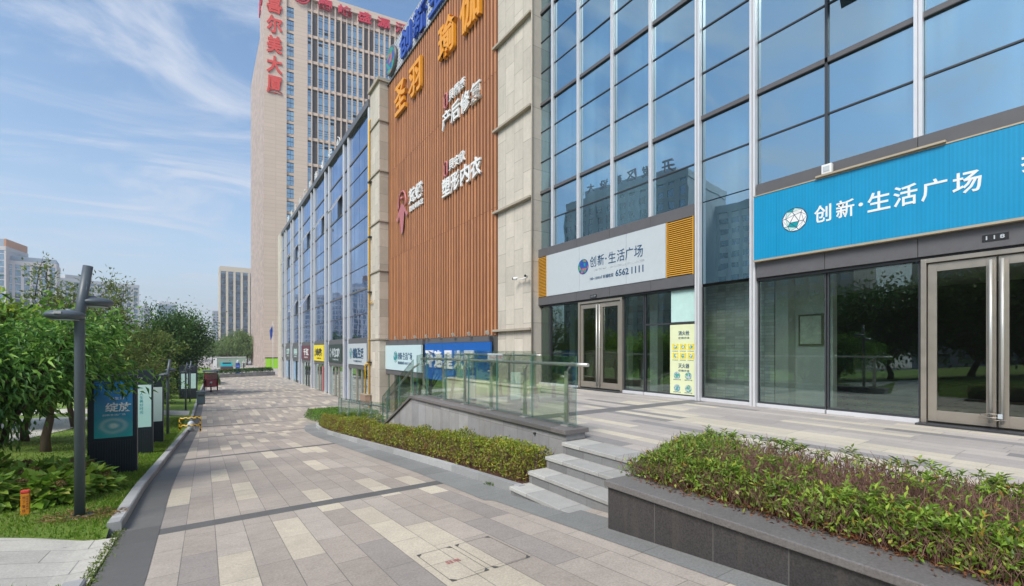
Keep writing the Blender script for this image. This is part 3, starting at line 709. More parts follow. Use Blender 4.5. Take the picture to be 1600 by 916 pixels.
def double_door(label_unused, ya, yb, z1=2.74):
    d = bpy.data.objects.new('double_door', None); col.objects.link(d); d.parent = sh; d.location = Vector((XG, (ya+yb)/2, 0)) - sh.location
    mb = MB(); mb.box(XG-.09, XG+.05, ya-.07, ya, 0.03, z1); mb.box(XG-.09, XG+.05, yb, yb+.07, 0.03, z1); mb.box(XG-.088, XG+.05, yb, ya, z1-.05, z1+.02)
    mb.build('door_frame', M['champ'], d, bevel=.004)
    mb = MB(); mb.box(XG-.3, XG+.05, yb-.02, ya+.02, .001, .03); mb.build('threshold', M['frame_dark'], d)
    mid = (ya+yb)/2
    for q, (a, b_) in enumerate(((ya-.085, mid+.012), (mid-.012, yb+.085))):
        mb = MB(); x0, x1 = XG-.05, XG+.0
        mb.box(x0, x1, a-.11, a, .06, z1-.07); mb.box(x0, x1, b_, b_+.11, .06, z1-.07); mb.box(x0+.001, x1, b_+.11, a-.11, .06, .24); mb.box(x0+.001, x1, b_+.11, a-.11, z1-.20, z1-.07)
        mb.build('door_leaf', M['champ'], d, bevel=.003)
        mb = MB(); mb.box(XG-.03, XG-.02, b_+.10, a-.10, .23, z1-.19); mb.build('door_glass', M['glass_door'], d)
        y = (b_+.05) if q == 0 else (a-.05)
        mb = MB(); mb.tube([(XG-.12, y, .12), (XG-.12, y, z1-.12)], .021, 10)
        for z in (.22, 1.3, z1-.25): mb.tube([(XG-.12, y, z), (XG-.04, y, z)], .012, 6)
        mb.build('pull_handle', M['steel'], d)
    return d
double_door('', 10.98, 9.12); double_door('', 2.50, .72)
shop_window(.66, -1.6)
# yellow louvred vents either side of the white sign
for a, b_ in ((13.26, 12.54), (7.55, 6.76)):
    v = bpy.data.objects.new('louvre_vent', None); col.objects.link(v); v.parent = sh; v.location = Vector((9.95, a, 3.1)) - sh.location
    mb = MB(); mb.box(9.96, 10.1, b_, a, 3.1, 4.53); mb.build('backing', M['black'], v)
    mb = MB(); z = 3.13
    while z < 4.5:
        mb.add([(9.93, b_+.02, z), (9.93, a-.02, z), (9.955, a-.02, z+.034), (9.955, b_+.02, z+.034)], [(0,3,2,1)]); mb.box(9.928, 9.958, b_+.02, a-.02, z-.003, z+.008); z += .052
    mb.box(9.925, 9.96, a-.025, a, 3.1, 4.53); mb.box(9.925, 9.96, b_, b_+.025, 3.1, 4.53)
    mb.build('louvre', M['yellow_louvre'], v)

# ------------------------------------------------------------------ signs
def sign(name, label, loc, cat='sign', group=None): return thing(name, label, cat, loc, group)
s = sign('shop_sign', 'big cyan shop sign with white lettering and faceted ball emblem', (9.9, 3, 3.2))
mb = MB(); mb.box(9.86, 9.95, -3, 5.24, 3.175, 4.54); mb.build('board', M['blue_sign'], s)
mb = MB(); mb.box(9.845, 9.95, -3, 5.25, 3.135, 3.174); mb.box(9.85, 9.95, -3, 5.25, 4.541, 4.565); mb.build('edge_strip', M['beige'], s)
mb = MB(); mb.box(9.80, 9.9, 2.15, 4.02, 4.566, 4.60); mb.build('light_channel', M['beige'], s)
mb = MB()
for ch, y0, w, z0, h in (('创', 4.06, .29, 3.70, .33), ('新', 3.69, .29, 3.70, .33), ('·', 3.335, .07, 3.84, .07), ('生', 3.20, .33, 3.70, .34), ('活', 2.83, .32, 3.69, .35), ('广', 2.46, .32, 3.69, .34), ('场', 2.08, .33, 3.69, .34)):
    put_text(mb, ch, (9.86, y0, z0), WU, WV, WN, w, h, .006, .016)
mb.build('lettering', M['white'], s)
mb = MB(); put_text(mb, '招商', (9.86, 1.345, 3.82), WU, WV, WN, .62, .28, .006, .025)
mb.build('lettering', M['white'], s)
mb = MB(); emblem(mb, (9.858, 4.42, 3.865), WU, WV, WN, .235, [1, 1, 1, 2, 3, 3], 0, 4); mb.build('emblem', [M['navy_text'], M['white'], M['teal'], M['mint']], s)
s = sign('shop_sign', 'white shop sign with navy lettering, round emblem and phone number', (9.92, 10, 3.1))
mb = MB()
for a, b_ in ((12.53, 10.85), (10.845, 8.9), (8.895, 7.56)): mb.box(9.915, 9.99, b_+.003, a-.003, 3.105, 4.525)
mb.build('board', M['white_sign'], s)
mb = MB()
for ch, y0, w, z0, h in (('创', 10.36, .27, 3.79, .33), ('新', 10.03, .27, 3.79, .33), ('·', 9.71, .06, 3.93, .06), ('生', 9.58, .29, 3.79, .33), ('活', 9.24, .29, 3.79, .34), ('广', 8.92, .28, 3.79, .33), ('场', 8.60, .30, 3.79, .34)):
    put_text(mb, ch, (9.915, y0, z0), WU, WV, WN, w, h, .005, .004)
mb.build('lettering', M['navy_text'], s)
mb = MB(); put_text(mb, '6562', (9.915, 9.30, 3.37), WU, WV, WN, .50, .19, .005, .02); mb.build('phone_number', M['navy_text'], s)
mb = MB(); put_text(mb, '1111', (9.915, 8.70, 3.37), WU, WV, WN, .42, .19, .005, .02)
mb.build('phone_number', M['navy_text'], s)
mb = MB(); put_text(mb, '100~1000㎡ 旺铺租赁', (9.915, 10.36, 3.38), WU, WV, WN, .98, .11, .005, .012)
mb.build('tagline', M['navy_text'], s)
mb = MB(); put_text(mb, '(写字楼)  合肥商业中心旺铺', (9.915, 10.2, 3.64), WU, WV, WN, 1.95, .075, .004, .0); mb.build('small_print', M['grey_text'], s)
mb = MB(); emblem(mb, (9.913, 10.66, 3.86), WU, WV, WN, .235, [1, 2, 3, 4, 1], 0, 2); mb.build('emblem', [M['navy_text'], M['royal'], M['teal'], M['pinkred'], M['green_p']], s)
for lab, y, z, txt in (('black door number plate reading 118 above the right glass doors', 1.62, 2.95, '118'), ('black door number plate reading 117 above the glass doors under the white sign', 10.22, 2.88, '117')):
    s = sign('number_plate', lab, (9.94, y, z), 'number plate'); xx = 9.95 if txt == '118' else 9.93
    mb = MB(); mb.box(xx-.012, xx-.001, y-.14, y+.14, z-.045, z+.055); mb.build('plate', M['black'], s)
    mb = MB(); put_text(mb, txt[0]+' '+txt[1]+' '+txt[2], (xx-.012, y+.10, z-.025), WU, WV, WN, .2, .06, .002, .02); mb.build('digits', M['white_sign'], s)
# fire-safety poster inside the window
s = sign('safety_poster', 'tall pale yellow fire safety poster with pictograms in the shop window', (10.04, 7.1, .1), 'poster')
mb = MB(); mb.box(10.044, 10.056, 6.77, 7.52, .11, 1.88); mb.build('sheet', pm('poster_paper', (.72,.76,.48), .5, var=.05), s)
mb = MB(); U0 = 10.044
for ch, y, z, w, h in (('消火栓', 7.27, 1.60, .32, .12), ('使用方法', 7.27, 1.51, .32, .055), ('灭火器', 7.27, .77, .32, .12), ('使用方法', 7.27, .68, .32, .055)): put_text(mb, ch, (U0, y, z), WU, WV, WN, w, h, .003, .02)
for z in (1.19, .96):
    for k in range(3): put_text(mb, '打开消火栓', (U0, 7.45-.225*k, z-.0), WU, WV, WN, .17, .026, .002, .0)
for z in (.46, .14):
    for k in range(2): put_text(mb, '提起灭火器', (U0, 7.42-.33*k, z-.0), WU, WV, WN, .22, .03, .002, .0)
mb.build('lettering', M['navy_text'], s)
PIC = [M['yellow'], M['green_p'], M['teal'], M['white'], M['white_sign']]
for z in (1.24, 1.01):
    for k in range(3):
        mb = MB(); mb.box(U0-.002, U0, 7.45-.225*k-.19, 7.45-.225*k, z, z+.15, 0); emblem(mb, (U0-.002, 7.45-.225*k-.095, z+.075), WU, WV, WN, .055, [1, 2, 3], 3, 7+k+int(z*10)); mb.build('pictogram', PIC, s)
for z in (.50, .18):
    for k in range(2): mb = MB(); emblem(mb, (U0, 7.31-.33*k, z+.08), WU, WV, WN, .095, [1, 2, 4, 4], 4, 17+k+int(z*10), .003); mb.build('pictogram', PIC, s)

# lettering on the slatted wall
def letters(name, label, chars, x, mat, size, d=.10, bold=.03, extra=None):
    y, z = chars[0][1], chars[0][2]
    s = thing(name, label, 'sign', (x, y, z))
    for ch, yy, zz, w, h in chars:
        mb = MB(); put_text(mb, ch, (x, yy, zz), WU, WV, WN, w, h, d, bold); mb.build('character', M[mat], s)
    return s
XS = 9.575
letters('wall_lettering', 'large orange yellow characters along the top of the slatted wall', [('圣', 26.55, 15.1, 1.75, 1.75), ('羽', 24.3, 15.1, 1.7, 1.7), ('瑜', 20.4, 15.1, 1.78, 1.8), ('伽', 18.15, 15.1, 1.78, 1.75)], XS, 'orange', 1, .16, .022)
def white_sign(label, big, small, zb, zs, em):
    s = letters('wall_lettering', label, [(c, 20.12-.95*k, zb, .86, .86) for k, c in enumerate(big)], XS, 'white', 1, .09, .016)
    for k, c in enumerate(small): mb = MB(); put_text(mb, c, (XS, 19.42-.54*k, zs, ), WU, WV, WN, .50, .50, .07, .014); mb.build('small_character', M['white'], s)
    mb = MB(); c0 = Vector((XS-.05, 19.76, zs+.22))
    loop = [c0 + Vector((0, -math.sin(a)*.22*(1+.3*math.cos(2*a)), math.cos(a)*.34)) for a in [k*math.pi/10 for k in range(20)]]
    mb.tube(loop + loop[:1], .05, 6); mb.build('emblem', M['pinkred'], s); return s
white_sign('white raised characters on the slats below the orange lettering', '产后修复', '貝爾康', 11.75, 12.87, 1)
white_sign('white raised characters low on the right of the slatted wall', '塑形内衣', '貝安欣', 8.55, 9.62, 2)
s = letters('wall_lettering', 'white characters beside a dusty red figure emblem low on the slats', [('梵', 24.45, 9.35, .92, .85), ('蝶', 23.5, 9.35, .92, .85)], XS, 'white', 1, .09, .016)
mb = MB(); put_text(mb, '塑身美体馆', (XS, 24.45, 8.95), WU, WV, WN, 1.9, .32, .05, .012); mb.build('small_character', M['white'], s)
mb = MB(); cy, cz = 25.5, 9.4
mb.tube([Vector((XS-.06, cy-math.sin(a)*.62, cz+.25+math.cos(a)*.78)) for a in [R(-105)+k*R(210)/14 for k in range(15)]], .06, 6)
for sg in (-1, 1):
    mb.add([(XS-.09, cy, cz+.35), (XS-.09, cy-sg*.30, cz+.15), (XS-.09, cy-sg*.95, cz-.45), (XS-.09, cy-sg*.70, cz-.6), (XS-.09, cy-sg*.42, cz-.2), (XS-.09, cy-sg*.15, cz-1.35), (XS-.09, cy, cz-1.45), (XS-.05, cy, cz-.5)], [(0,1,4,7), (1,2,3,4), (4,5,6,7)] if sg > 0 else [(7,4,1,0), (4,3,2,1), (7,6,5,4)])
mb.lathe([(0,-.12),(.09,-.08),(.12,0),(.09,.08),(0,.12)], (XS-.08, cy, cz+.62), 10)
mb.build('emblem', M['pinkred'], s)
# perforated roof sign with blue characters and a round emblem
s = thing('roof_sign', 'perforated white panel with blue characters and round emblem above the slatted wall', 'sign', (9.5, 22, 17.9))
m, t, b, o = newmat('perforated_panel'); g = G(t); P = g.pos()
fu = g.m('SUBTRACT', g.m('FRACT', g.m('DIVIDE', P[1], .22)), .5); fv = g.m('SUBTRACT', g.m('FRACT', g.m('DIVIDE', P[2], .22)), .5)
hole = g.m('LESS_THAN', g.m('ADD', g.m('MULTIPLY', fu, fu), g.m('MULTIPLY', fv, fv)), .075)
b.inputs['Base Color'].default_value = (.55,.57,.60,1); b.inputs['Roughness'].default_value = .4
tr = t.nodes.new('ShaderNodeBsdfTransparent'); mx = t.nodes.new('ShaderNodeMixShader'); t.links.new(hole, mx.inputs[0]); t.links.new(b.outputs[0], mx.inputs[1]); t.links.new(tr.outputs[0], mx.inputs[2]); t.links.new(mx.outputs[0], o.inputs[0])
mb = MB(); mb.box(9.62, 9.64, 15.3, 28.3, 17.9, 20.0); mb.build('perforated_panel', m, s)
mb = MB()
for y in fr(15.4, 28.2, 8): mb.box(9.65, 9.72, y-.04, y+.04, 17.9, 19.95)
mb.box(9.65, 9.72, 15.3, 28.3, 19.93, 20.0); mb.build('frame', M['steel'], s)
for k, c in enumerate('创新生活广场'):
    mb = MB(); put_text(mb, c, (9.60, 25.9-2.1*k, 18.12), WU, WV, WN, 1.75, 1.55, .14, .02); mb.build('character', M['royal'], s)
mb = MB(); mb.lathe([(0,.0),(.86,.0),(.86,.16),(0,.16)], (9.6, 27.35, 19.0), 32, 0, Matrix.Rotation(R(-90), 3, 'Y'))
emblem(mb, (9.435, 27.35, 19.0), WU, WV, WN, .78, [1, 2, 3, 4], 0, 5, .01); mb.build('emblem', [M['grey_metal'], M['royal'], M['teal'], M['pinkred'], M['green_p']], s)
# signs at the foot of the slatted wall
s = sign('shop_sign', 'pale blue white shop sign under the left end of the slats', (9.45, 25, .7))
mb = MB(); mb.box(9.40, 9.5, 22.45, 28.15, .02, 1.49); mb.build('board', pm('pale_blue_board', (.55,.70,.74), .4, var=.04), s)
mb = MB(); put_text(mb, '创新·生活广场', (9.40, 25.9, .65), WU, WV, WN, 2.2, .42, .01, .01); put_text(mb, '招商热线 65621111', (9.40, 25.9, .38), WU, WV, WN, 2.0, .17, .01, .01); mb.build('lettering', M['navy_text'], s)
mb = MB(); emblem(mb, (9.398, 26.3, .8), WU, WV, WN, .32, [1, 2, 1], 0, 8); mb.build('emblem', [M['navy_text'], M['teal'], M['mint']], s)
s = sign('shop_sign', 'blue shop sign with bold white characters behind the glass balustrade', (9.45, 18.7, .7))
mb = MB()
for a, b_ in ((22.0, 19.9), (19.89, 17.8), (17.79, 15.5)): mb.box(9.42, 9.5, b_, a, -.25, 1.55)
mb.build('board', M['deep_blue'], s)
mb = MB()
for c, y in (('环', 21.8), ('逸', 20.75), ('星', 19.7), ('大', 18.65), ('厅', 17.7)): put_text(mb, c, (9.42, y, .35), WU, WV, WN, .9, .85, .06, .03)
mb.build('lettering', M['white'], s)
# shop signs along the wing
for k, (lab, bmat, txt, tmat) in enumerate((
    ('white shop sign beside the yellow gas pipe', 'white_sign', '创新生活', 'navy_text'), ('dark green shop sign with pale characters between the white and yellow signs', 'dkgreen', '卡教口腔', 'white_sign'),
    ('yellow shop sign with a black mark on the left wing', 'yellow', '串匙', 'black'), ('maroon shop sign with white characters on the left wing', 'maroon', '千红', 'white'),
    ('grey shop sign with pale lettering next to the maroon sign', 'grey_metal', '美容', 'mint'), ('grey shop sign with pale lettering at the far end of the left wing', 'grey_metal', '口腔', 'mint'))):
    a, b_ = MY[2*k], MY[2*k+1]; s = sign('shop_sign', lab, (9, a, .2)); x = XW-.20
    mb = MB(); mb.box(x, x+.06, a+.25, b_-.25, .165, 1.655); mb.build('board', M[bmat], s)
    mb = MB(); L = (b_-a)
    put_text(mb, txt, (x, b_-L*.30, .60), WU, WV, WN, L*.52, .75, .02, .03); put_text(mb, '专业服务电话', (x, b_-L*.34, .34), WU, WV, WN, L*.4, .14, .01, .0)
    mb.build('lettering', M[tmat], s)
    if bmat in ('white_sign', 'dkgreen', 'yellow'):
        mb = MB(); emblem(mb, (x, b_-L*.2, .95), WU, WV, WN, .38, [1, 1, 2], 0, 30+k, .012); mb.build('emblem', [M[tmat], M[bmat], M['teal'] if k == 0 else M[tmat]], s)
s = thing('roof_lettering', 'row of small white letters standing on the roof edge of the left wing', 'sign', (8.95, 50, 17.76))
for k, c in enumerate('创新生活广场商业中心'):
    mb = MB(); put_text(mb, c, (9.0, 66-3.0*k, 17.80), WU, WV, WN, 1.1, .75, .06, .0); mb.box(9.0, 9.02, 65.2-3*k, 65.24-3*k, 17.7, 18.0); mb.build('character', M['white'], s)
# door stickers: pink and yellow banner on the yellow-sign shop, blue film further along
mb = MB(); mb.box(XW-.03, XW-.02, 44.6, 45.5, gz(9,45)+.1, -.3); mb.build('banner', M['pinkred'], sh)
for k in (8, 10):
    mb = MB(); a, b_ = MY[k], MY[k+1]; mb.box(XW-.03, XW-.02, a+.2, a+1.6, -2.4, -.2); mb.box(XW-.03, XW-.02, b_-1.6, b_-.2, -2.4, -.2); mb.build('window_film', pm('blue_film', (.25,.42,.60), .3), sh)

# small fittings on the facade
for k in range(9):
    y = 15.5+1.5*k; f = thing('floodlight', 'small floodlight in the row along the foot of the slatted wall', 'floodlight', (9.3, y, 1.85), 'floodlights under the slatted wall')
    mb = MB(); mb.fbox((9.32, y, 1.86), WU, (-.3,0,.95), (-.95,0,-.3), -.09, .09, 0, .14, 0, .06); mb.build('housing', M['steel'], f)
    mb = MB(); mb.box(9.32, 9.5, y-.015, y+.015, 1.80, 1.83); mb.build('bracket', M['ledge'], f)
f = thing('wall_camera', 'white security camera pair on a bracket on the stone pier', 'security camera', (9.6, 13.5, 3.85))
mb = MB(); mb.tube([(9.65,13.4,3.83),(9.5,13.4,3.80)], .02, 8); mb.box(9.48, 9.52, 13.1, 13.75, 3.79, 3.82); mb.build('bracket', M['white'], f)
for y, dy in ((13.12, -.1), (13.7, .1)): mb = MB(); mb.tube([(9.50,y,3.86),(9.36,y+dy,3.84)], .045, 10); mb.build('camera_body', M['white'], f); mb = MB(); mb.tube([(9.36,y+dy,3.84),(9.34,y+dy*1.15,3.838)], .047, 10); mb.build('lens_hood', M['black'], f)
f = thing('junction_box', 'small white box on top of the cyan sign', 'electric box', (9.85, 3.83, 4.6))
mb = MB(); mb.box(9.81, 9.9, 3.75, 3.92, 4.602, 4.78); mb.build('case', M['white'], f, bevel=.008)
mb = MB(); mb.box(9.803, 9.81, 3.78, 3.89, 4.64, 4.74); mb.build('cover', M['white_sign'], f)
f = thing('gas_pipe', 'yellow gas pipe running up the stone pier', 'pipe', (8.95, 29.9, -2.6))
mb = MB(); mb.tube([(8.95,30.05,-2.6),(8.95,30.05,16.2),(8.98,30.05,16.35),(9.2,30.05,16.4)], .052, 10); mb.build('riser', M['gas_yellow'], f)
mb = MB(); mb.tube([(8.9,30.7,-1.75),(8.9,30.7,.15),(8.9,30.6,.28),(8.93,30.1,.3)], .05, 10); mb.tube([(8.93,30.05,4.3),(8.93,29.3,4.3)], .035, 8); mb.build('branch', M['gas_yellow'], f)
mb = MB()
for z in (.4, 5.0, 8.6, 12.2): mb.box(8.86, 9.06, 29.75, 30.1, z-.04, z+.04)
mb.build('clamp', M['black'], f)
f = thing('meter_box', 'small reddish brown meter box at the foot of the yellow pipe', 'meter box', (8.9, 30, -2))
mb = MB(); mb.box(8.62, 8.98, 29.8, 31.0, -2.3, -1.75); mb.build('case', pm('meter_box_brown', (.30,.20,.15), .6), f); mb = MB(); mb.box(8.6, 9.0, 29.77, 31.03, -1.749, -1.70); mb.build('lid', M['beige'], f)
# picture inside the right-hand shop
f = thing('wall_painting', 'small pale framed painting on the wall inside the right shop', 'painting', (11.18, 4.7, 1.6))
mb = MB(); mb.box(11.16, 11.198, 4.42, 4.92, 1.33, 2.03); mb.build('frame', pm('painting_frame', (.20,.17,.12), .5), f)
mb = MB(); mb.box(11.152, 11.159, 4.46, 4.88, 1.37, 1.99); mb.build('canvas', pm('painting_ground', (.78,.80,.68), .7, var=.4, vscale=7), f)

f = thing('cable_lock', 'steel cable lock looped round the handles of the right glass doors', 'lock', (9.95, 1.66, .25))
mb = MB(); mb.tube([Vector((9.93+.045*math.cos(a*2), 1.66+.13*math.cos(a), .24+.03*math.sin(a))) for a in [k*math.pi/10 for k in range(21)]], .007, 6); mb.tube([(9.93,1.80,.20),(9.92,1.62,.17),(9.93,1.50,.19)], .006, 6); mb.build('cable', M['champ'], f)
mb = MB(); mb.box(9.90, 9.94, 1.54, 1.59, .20, .27); mb.build('lock_body', M['white_sign'], f, bevel=.006)

# ------------------------------------------------------------------ the tower behind
A = Vector((10.19, 107.74, 0)); TU = Vector((.9905, -.1375, 0)); TV = Vector((0, 0, 1)); TN = TU.cross(TV)      # front face frame
tw = thing('office_tower', 'tall beige tiled tower with red characters, rising behind the glass wing', 'office tower', (20, 110, -2.7))
ZB, ZTOP = -2.8, 78.7
L_ = 46.0
B_ = A + TU*L_; C_ = A + Vector((-.15, 30, 0)); D_ = B_ + Vector((4, 30, 0))
def wallq(P0, P1, z0, z1): return [(P0.x,P0.y,z0),(P1.x,P1.y,z0),(P1.x,P1.y,z1),(P0.x,P0.y,z1)]
inn = lambda s, n=0.: A + TU*s + TN*n
# front face: tile left strip with its column of windows, then the glazed bays, set 0.35 m back
mb = MB()
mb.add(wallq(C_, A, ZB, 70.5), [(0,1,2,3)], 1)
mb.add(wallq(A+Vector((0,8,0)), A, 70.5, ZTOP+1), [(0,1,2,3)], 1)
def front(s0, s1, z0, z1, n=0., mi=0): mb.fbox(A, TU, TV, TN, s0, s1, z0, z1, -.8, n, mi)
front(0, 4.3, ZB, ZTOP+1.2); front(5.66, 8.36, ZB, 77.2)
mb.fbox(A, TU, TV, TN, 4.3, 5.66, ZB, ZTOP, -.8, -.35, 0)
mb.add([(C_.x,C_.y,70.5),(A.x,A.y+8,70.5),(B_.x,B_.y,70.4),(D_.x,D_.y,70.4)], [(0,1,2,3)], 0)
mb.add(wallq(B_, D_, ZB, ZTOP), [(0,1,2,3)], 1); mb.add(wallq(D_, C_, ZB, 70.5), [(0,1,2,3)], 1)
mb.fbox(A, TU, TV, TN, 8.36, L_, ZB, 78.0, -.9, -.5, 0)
mb.build('wall', [M['tower_tile'], M['tower_tile_shaded']], tw)
PER, S0 = 5.97, 8.40
mb = MB()
def rib(s0, s1): mb.fbox(A, TU, TV, TN, s0, s1, ZB, 77.2, -.5, .08)
ribs = [(9.06, 9.30), (10.34, 10.52)]
groups = [(8.40, 9.05, 'g'), (9.31, 10.33, 'd')]
s_ = 10.53
while s_ < L_-6:
    for a, b_, k in ((0, .9, 'g'), (1.17, 2.03, 'g'), (2.42, 3.28, 'g'), (3.62, 4.55, 'd'), (4.82, 5.75, 'd')): groups.append((s_+a, s_+b_, k))
    for a, b_ in ((.9, 1.17), (2.03, 2.42), (3.28, 3.62), (4.55, 4.82), (5.75, 5.97)): ribs.append((s_+a, s_+b_))
    s_ += PER
for r_ in ribs: rib(*r_)
mb.build('rib', M['tower_tile'], tw)
mb = MB()
for q in range(15):
    z = 74.75 - 5.6*q
    mb.fbox(A, TU, TV, TN, 8.37, L_, z, z+.62, -.5, -.12)
mb.fbox(A, TU, TV, TN, 8.36, L_, 77.2, ZTOP, -.9, .35)
mb.build('spandrel', M['tower_tile'], tw)
for a, b_, k in groups:      # each column of glass or dark louvre between two ribs
    mb = MB()
    if k == 'g':
        for q in range(28):
            z = 74.5 - 2.8*q
            if z < 20: break
            e = rnd.uniform(-.006, .006)
            mb.add([tuple(inn(a, -.44+e)+TV*(z-2.75)), tuple(inn(b_, -.44-e)+TV*(z-2.75)), tuple(inn(b_, -.44)+TV*z), tuple(inn(a, -.44)+TV*z)], [(0,1,2,3)])
            mb.fbox(A, TU, TV, TN, a, b_, z-1.0, z-.94, -.46, -.38, 1); mb.fbox(A, TU, TV, TN, a, b_, z-2.8, z-2.7, -.46, -.38, 1); mb.fbox(A, TU, TV, TN, a, b_, z-.5, z-.46, -.46, -.38, 1)
            if rnd.random() < .12: mb.fbox(A, TU, TV, TN, a+.05, b_-.05, z-1.0, z-.5, -.43, -.40, 2)
        mb.build('window_column', [M['tower_glass'], M['frame_dark'], M['black']], tw)
    else:
        mb.fbox(A, TU, TV, TN, a, b_, 20, 74.5, -.5, -.40); mb.build('louvre_column', M['tower_dark'], tw)
for q in range(23):
    z = 74.36 - 2.77*q
    mb = MB(); mb.add([tuple(inn(4.33, -.30)+TV*(z-1.98)), tuple(inn(5.64, -.30)+TV*(z-1.98)), tuple(inn(5.64, -.31)+TV*z), tuple(inn(4.33, -.31)+TV*z)], [(0,1,2,3)])
    mb.fbox(A, TU, TV, TN, 4.3, 5.66, z, z+.12, -.35, -.2, 1); mb.fbox(A, TU, TV, TN, 4.94, 5.0, z-1.98, z, -.35, -.25, 1); mb.fbox(A, TU, TV, TN, 4.33, 5.64, z-1.0, z-.92, -.35, -.25, 1)
    if q % 3 == 0: mb.fbox(A, TU, TV, TN, 4.33, 5.64, z-.72, z-.66, -.35, -.25, 1)
    mb.build('window', [M['tower_glass'], M['frame_dark']], tw)
mb = MB(); mb.fbox(A, TU, TV, TN, .35, 3.3, -2.75, -.62, 0, .06); w_ = mb.build('doorway_hoarding', pm('lime_green_board', (.30,.62,.03), .5), tw)
mb = MB(); mb.fbox(A, TU, TV, TN, .25, 3.4, -.62, -.45, 0, .1); mb.fbox(A, TU, TV, TN, 1.3, 1.33, -2.7, -.62, .061, .07); mb.build('lintel', M['black'], w_)
s = thing('tower_sign', 'column of red characters down the corner of the beige tower', 'sign', tuple(A + TV*60))
for k, c in enumerate('喜尔美大厦'): mb = MB(); put_text(mb, c, inn(.55, .01)+TV*(72.05-4.25*k), TU, TV, TN, 2.9, 3.7, .22, .03); mb.build('character', M['red'], s)
s = thing('tower_sign', 'crimson characters and disc along the top of the beige tower', 'sign', tuple(A + TU*8 + TV*76))
for k, c in enumerate('蜀峰盛源酒店'): mb = MB(); put_text(mb, c, inn(10.35+4.2*k, .1)+TV*75.7, TU, TV, TN, 2.95, 2.35, .35, .025); mb.build('character', M['crimson'], s)
mb = MB(); Cd = inn(7.1, .15)+TV*77.4
for ro, ri in ((1.75, 1.5), (1.2, 0)):
    n = 28; v = [Cd + TU*(math.cos(2*math.pi*k/n)*r) + TV*(math.sin(2*math.pi*k/n)*r) + TN*h for h in (0, .3) for r in (ro, ri) for k in range(n)]
    mb.add([tuple(p) for p in v], [(2*n+k, 2*n+(k+1)%n, 3*n+(k+1)%n, 3*n+k) for k in range(n)] + [(k, (k+1)%n, 2*n+(k+1)%n, 2*n+k) for k in range(n)])
mb.build('emblem', M['crimson'], s)
s = thing('tower_side_sign', 'narrow red characters edge-on along the side of the beige tower', 'sign', tuple(A + TV*73))
for k, c in enumerate('峰源'): mb = MB(); put_text(mb, c, A + Vector((-.02, 4+4*k, 75.0)), (0,-1,0), TV, (-1,0,0), 2.6, 3.2, .2, .02); mb.build('character', M['crimson'], s)

# ------------------------------------------------------------------ distant buildings
def cam_pt(r, d): # plan point at sideways offset r*d and depth d from the promenade's head
    c, s = math.cos(YAW), math.sin(YAW); return Vector((r*d*c + d*s, d*c - r*d*s, 0))
FB = {}
def fmat(name, c): 
    if name not in FB: FB[name] = pm('far_'+name, c, .7, var=.05, vscale=.2)
    return FB[name]
def far_block(label, P, w, dp, h, rot, wall, ncol, nfl, rib_w=.35, span=.30, crown=None, glassm='far_glass', name='office_block', cat='office building', z0=-2.8, sides=('f', 'l', 'r'), group=None, fl_band=None):
    """building with recessed window columns, ribs between and spandrels at each floor; P = middle of its front foot"""
    t = thing(name, label, cat, (P.x, P.y, z0), group)
    U = Vector((math.cos(rot), math.sin(rot), 0)); Z = Vector((0,0,1)); N = U.cross(Z); O = Vector((P.x, P.y, 0))
    mb = MB(); mb.fbox(O, U, Z, N, -w/2, w/2, z0, h, -dp, -.5); mb.build('body', fmat(wall, WALLC[wall]), t)
    faces = {'f': (O - U*w/2, U, N, w), 'r': (O + U*w/2, -N, U, dp), 'l': (O - U*w/2 - N*dp, N, -U, dp)}
    rb = MB(); gls = []
    for k in sides:
        o0, u, n, L = faces[k]; nc = max(2, round(ncol*L/w)); p = L/nc
        g2 = MB()
        for i in range(nc):
            for f in range(1):
                e = rnd.uniform(-.01, .01); a, b_ = i*p+p*rib_w*.5, (i+1)*p-p*rib_w*.5; q = [o0+u*a+n*(-.25+e), o0+u*b_+n*(-.25-e)]
                g2.add([(q[0].x,q[0].y,z0),(q[1].x,q[1].y,z0),(q[1].x,q[1].y,h-1),(q[0].x,q[0].y,h-1)], [(0,1,2,3)])
        g2.build('window_wall', M[glassm], t)
        for i in range(nc+1): a = max(0, i*p-p*rib_w*.5); b_ = min(L, i*p+p*rib_w*.5); rb.fbox(o0, u, Z, n, a, b_, z0, h, -.5, 0.02)
        fh = (h-z0)/nfl
        sp_ = MB()
        for f in range(nfl): z = z0 + fh*f; sp_.fbox(o0, u, Z, n, 0, L, z, z+fh*span, -.5, -.15)
        sp_.build('spandrel', fmat(fl_band or wall, WALLC[fl_band or wall]), t)
        rb.fbox(o0, u, Z, n, 0, L, h-1.2, h+.6, -.5, .15)
    rb.build('rib', fmat(wall, WALLC[wall]), t)
    if crown:
        for (u0, u1, n0, n1, hh, mk) in crown: mb = MB(); mb.fbox(O, U, Z, N, u0*w/2, u1*w/2, h+.6, h+.6+hh, -n1*dp, -n0*dp); mb.build('rooftop_block', fmat(mk, WALLC[mk]), t)
    return t
WALLC = dict(pale=(.52,.49,.47), white=(.62,.62,.61), cream=(.58,.50,.38), grey=(.33,.35,.37), bluegrey=(.30,.36,.42), dark=(.10,.11,.12), rust=(.52,.24,.11), mid=(.42,.42,.42), lead=(.30,.32,.34))
rr = lambda px: (px-800)/711
face = lambda px: -YAW - math.atan(rr(px))          # turn a front to look back up the promenade
H_ = lambda py, d: 1.25+(546-py)/711*d
far_block('tall glass tower with orange crown at the left edge', cam_pt(rr(-38), 205), 20, 18, H_(384, 205), face(0)-.42, 'pale', 6, 17, .40, .10, [(-1, .93, 0, .98, 3.4, 'bluegrey'), (.935, 1, .0, .98, 3.5, 'rust')])
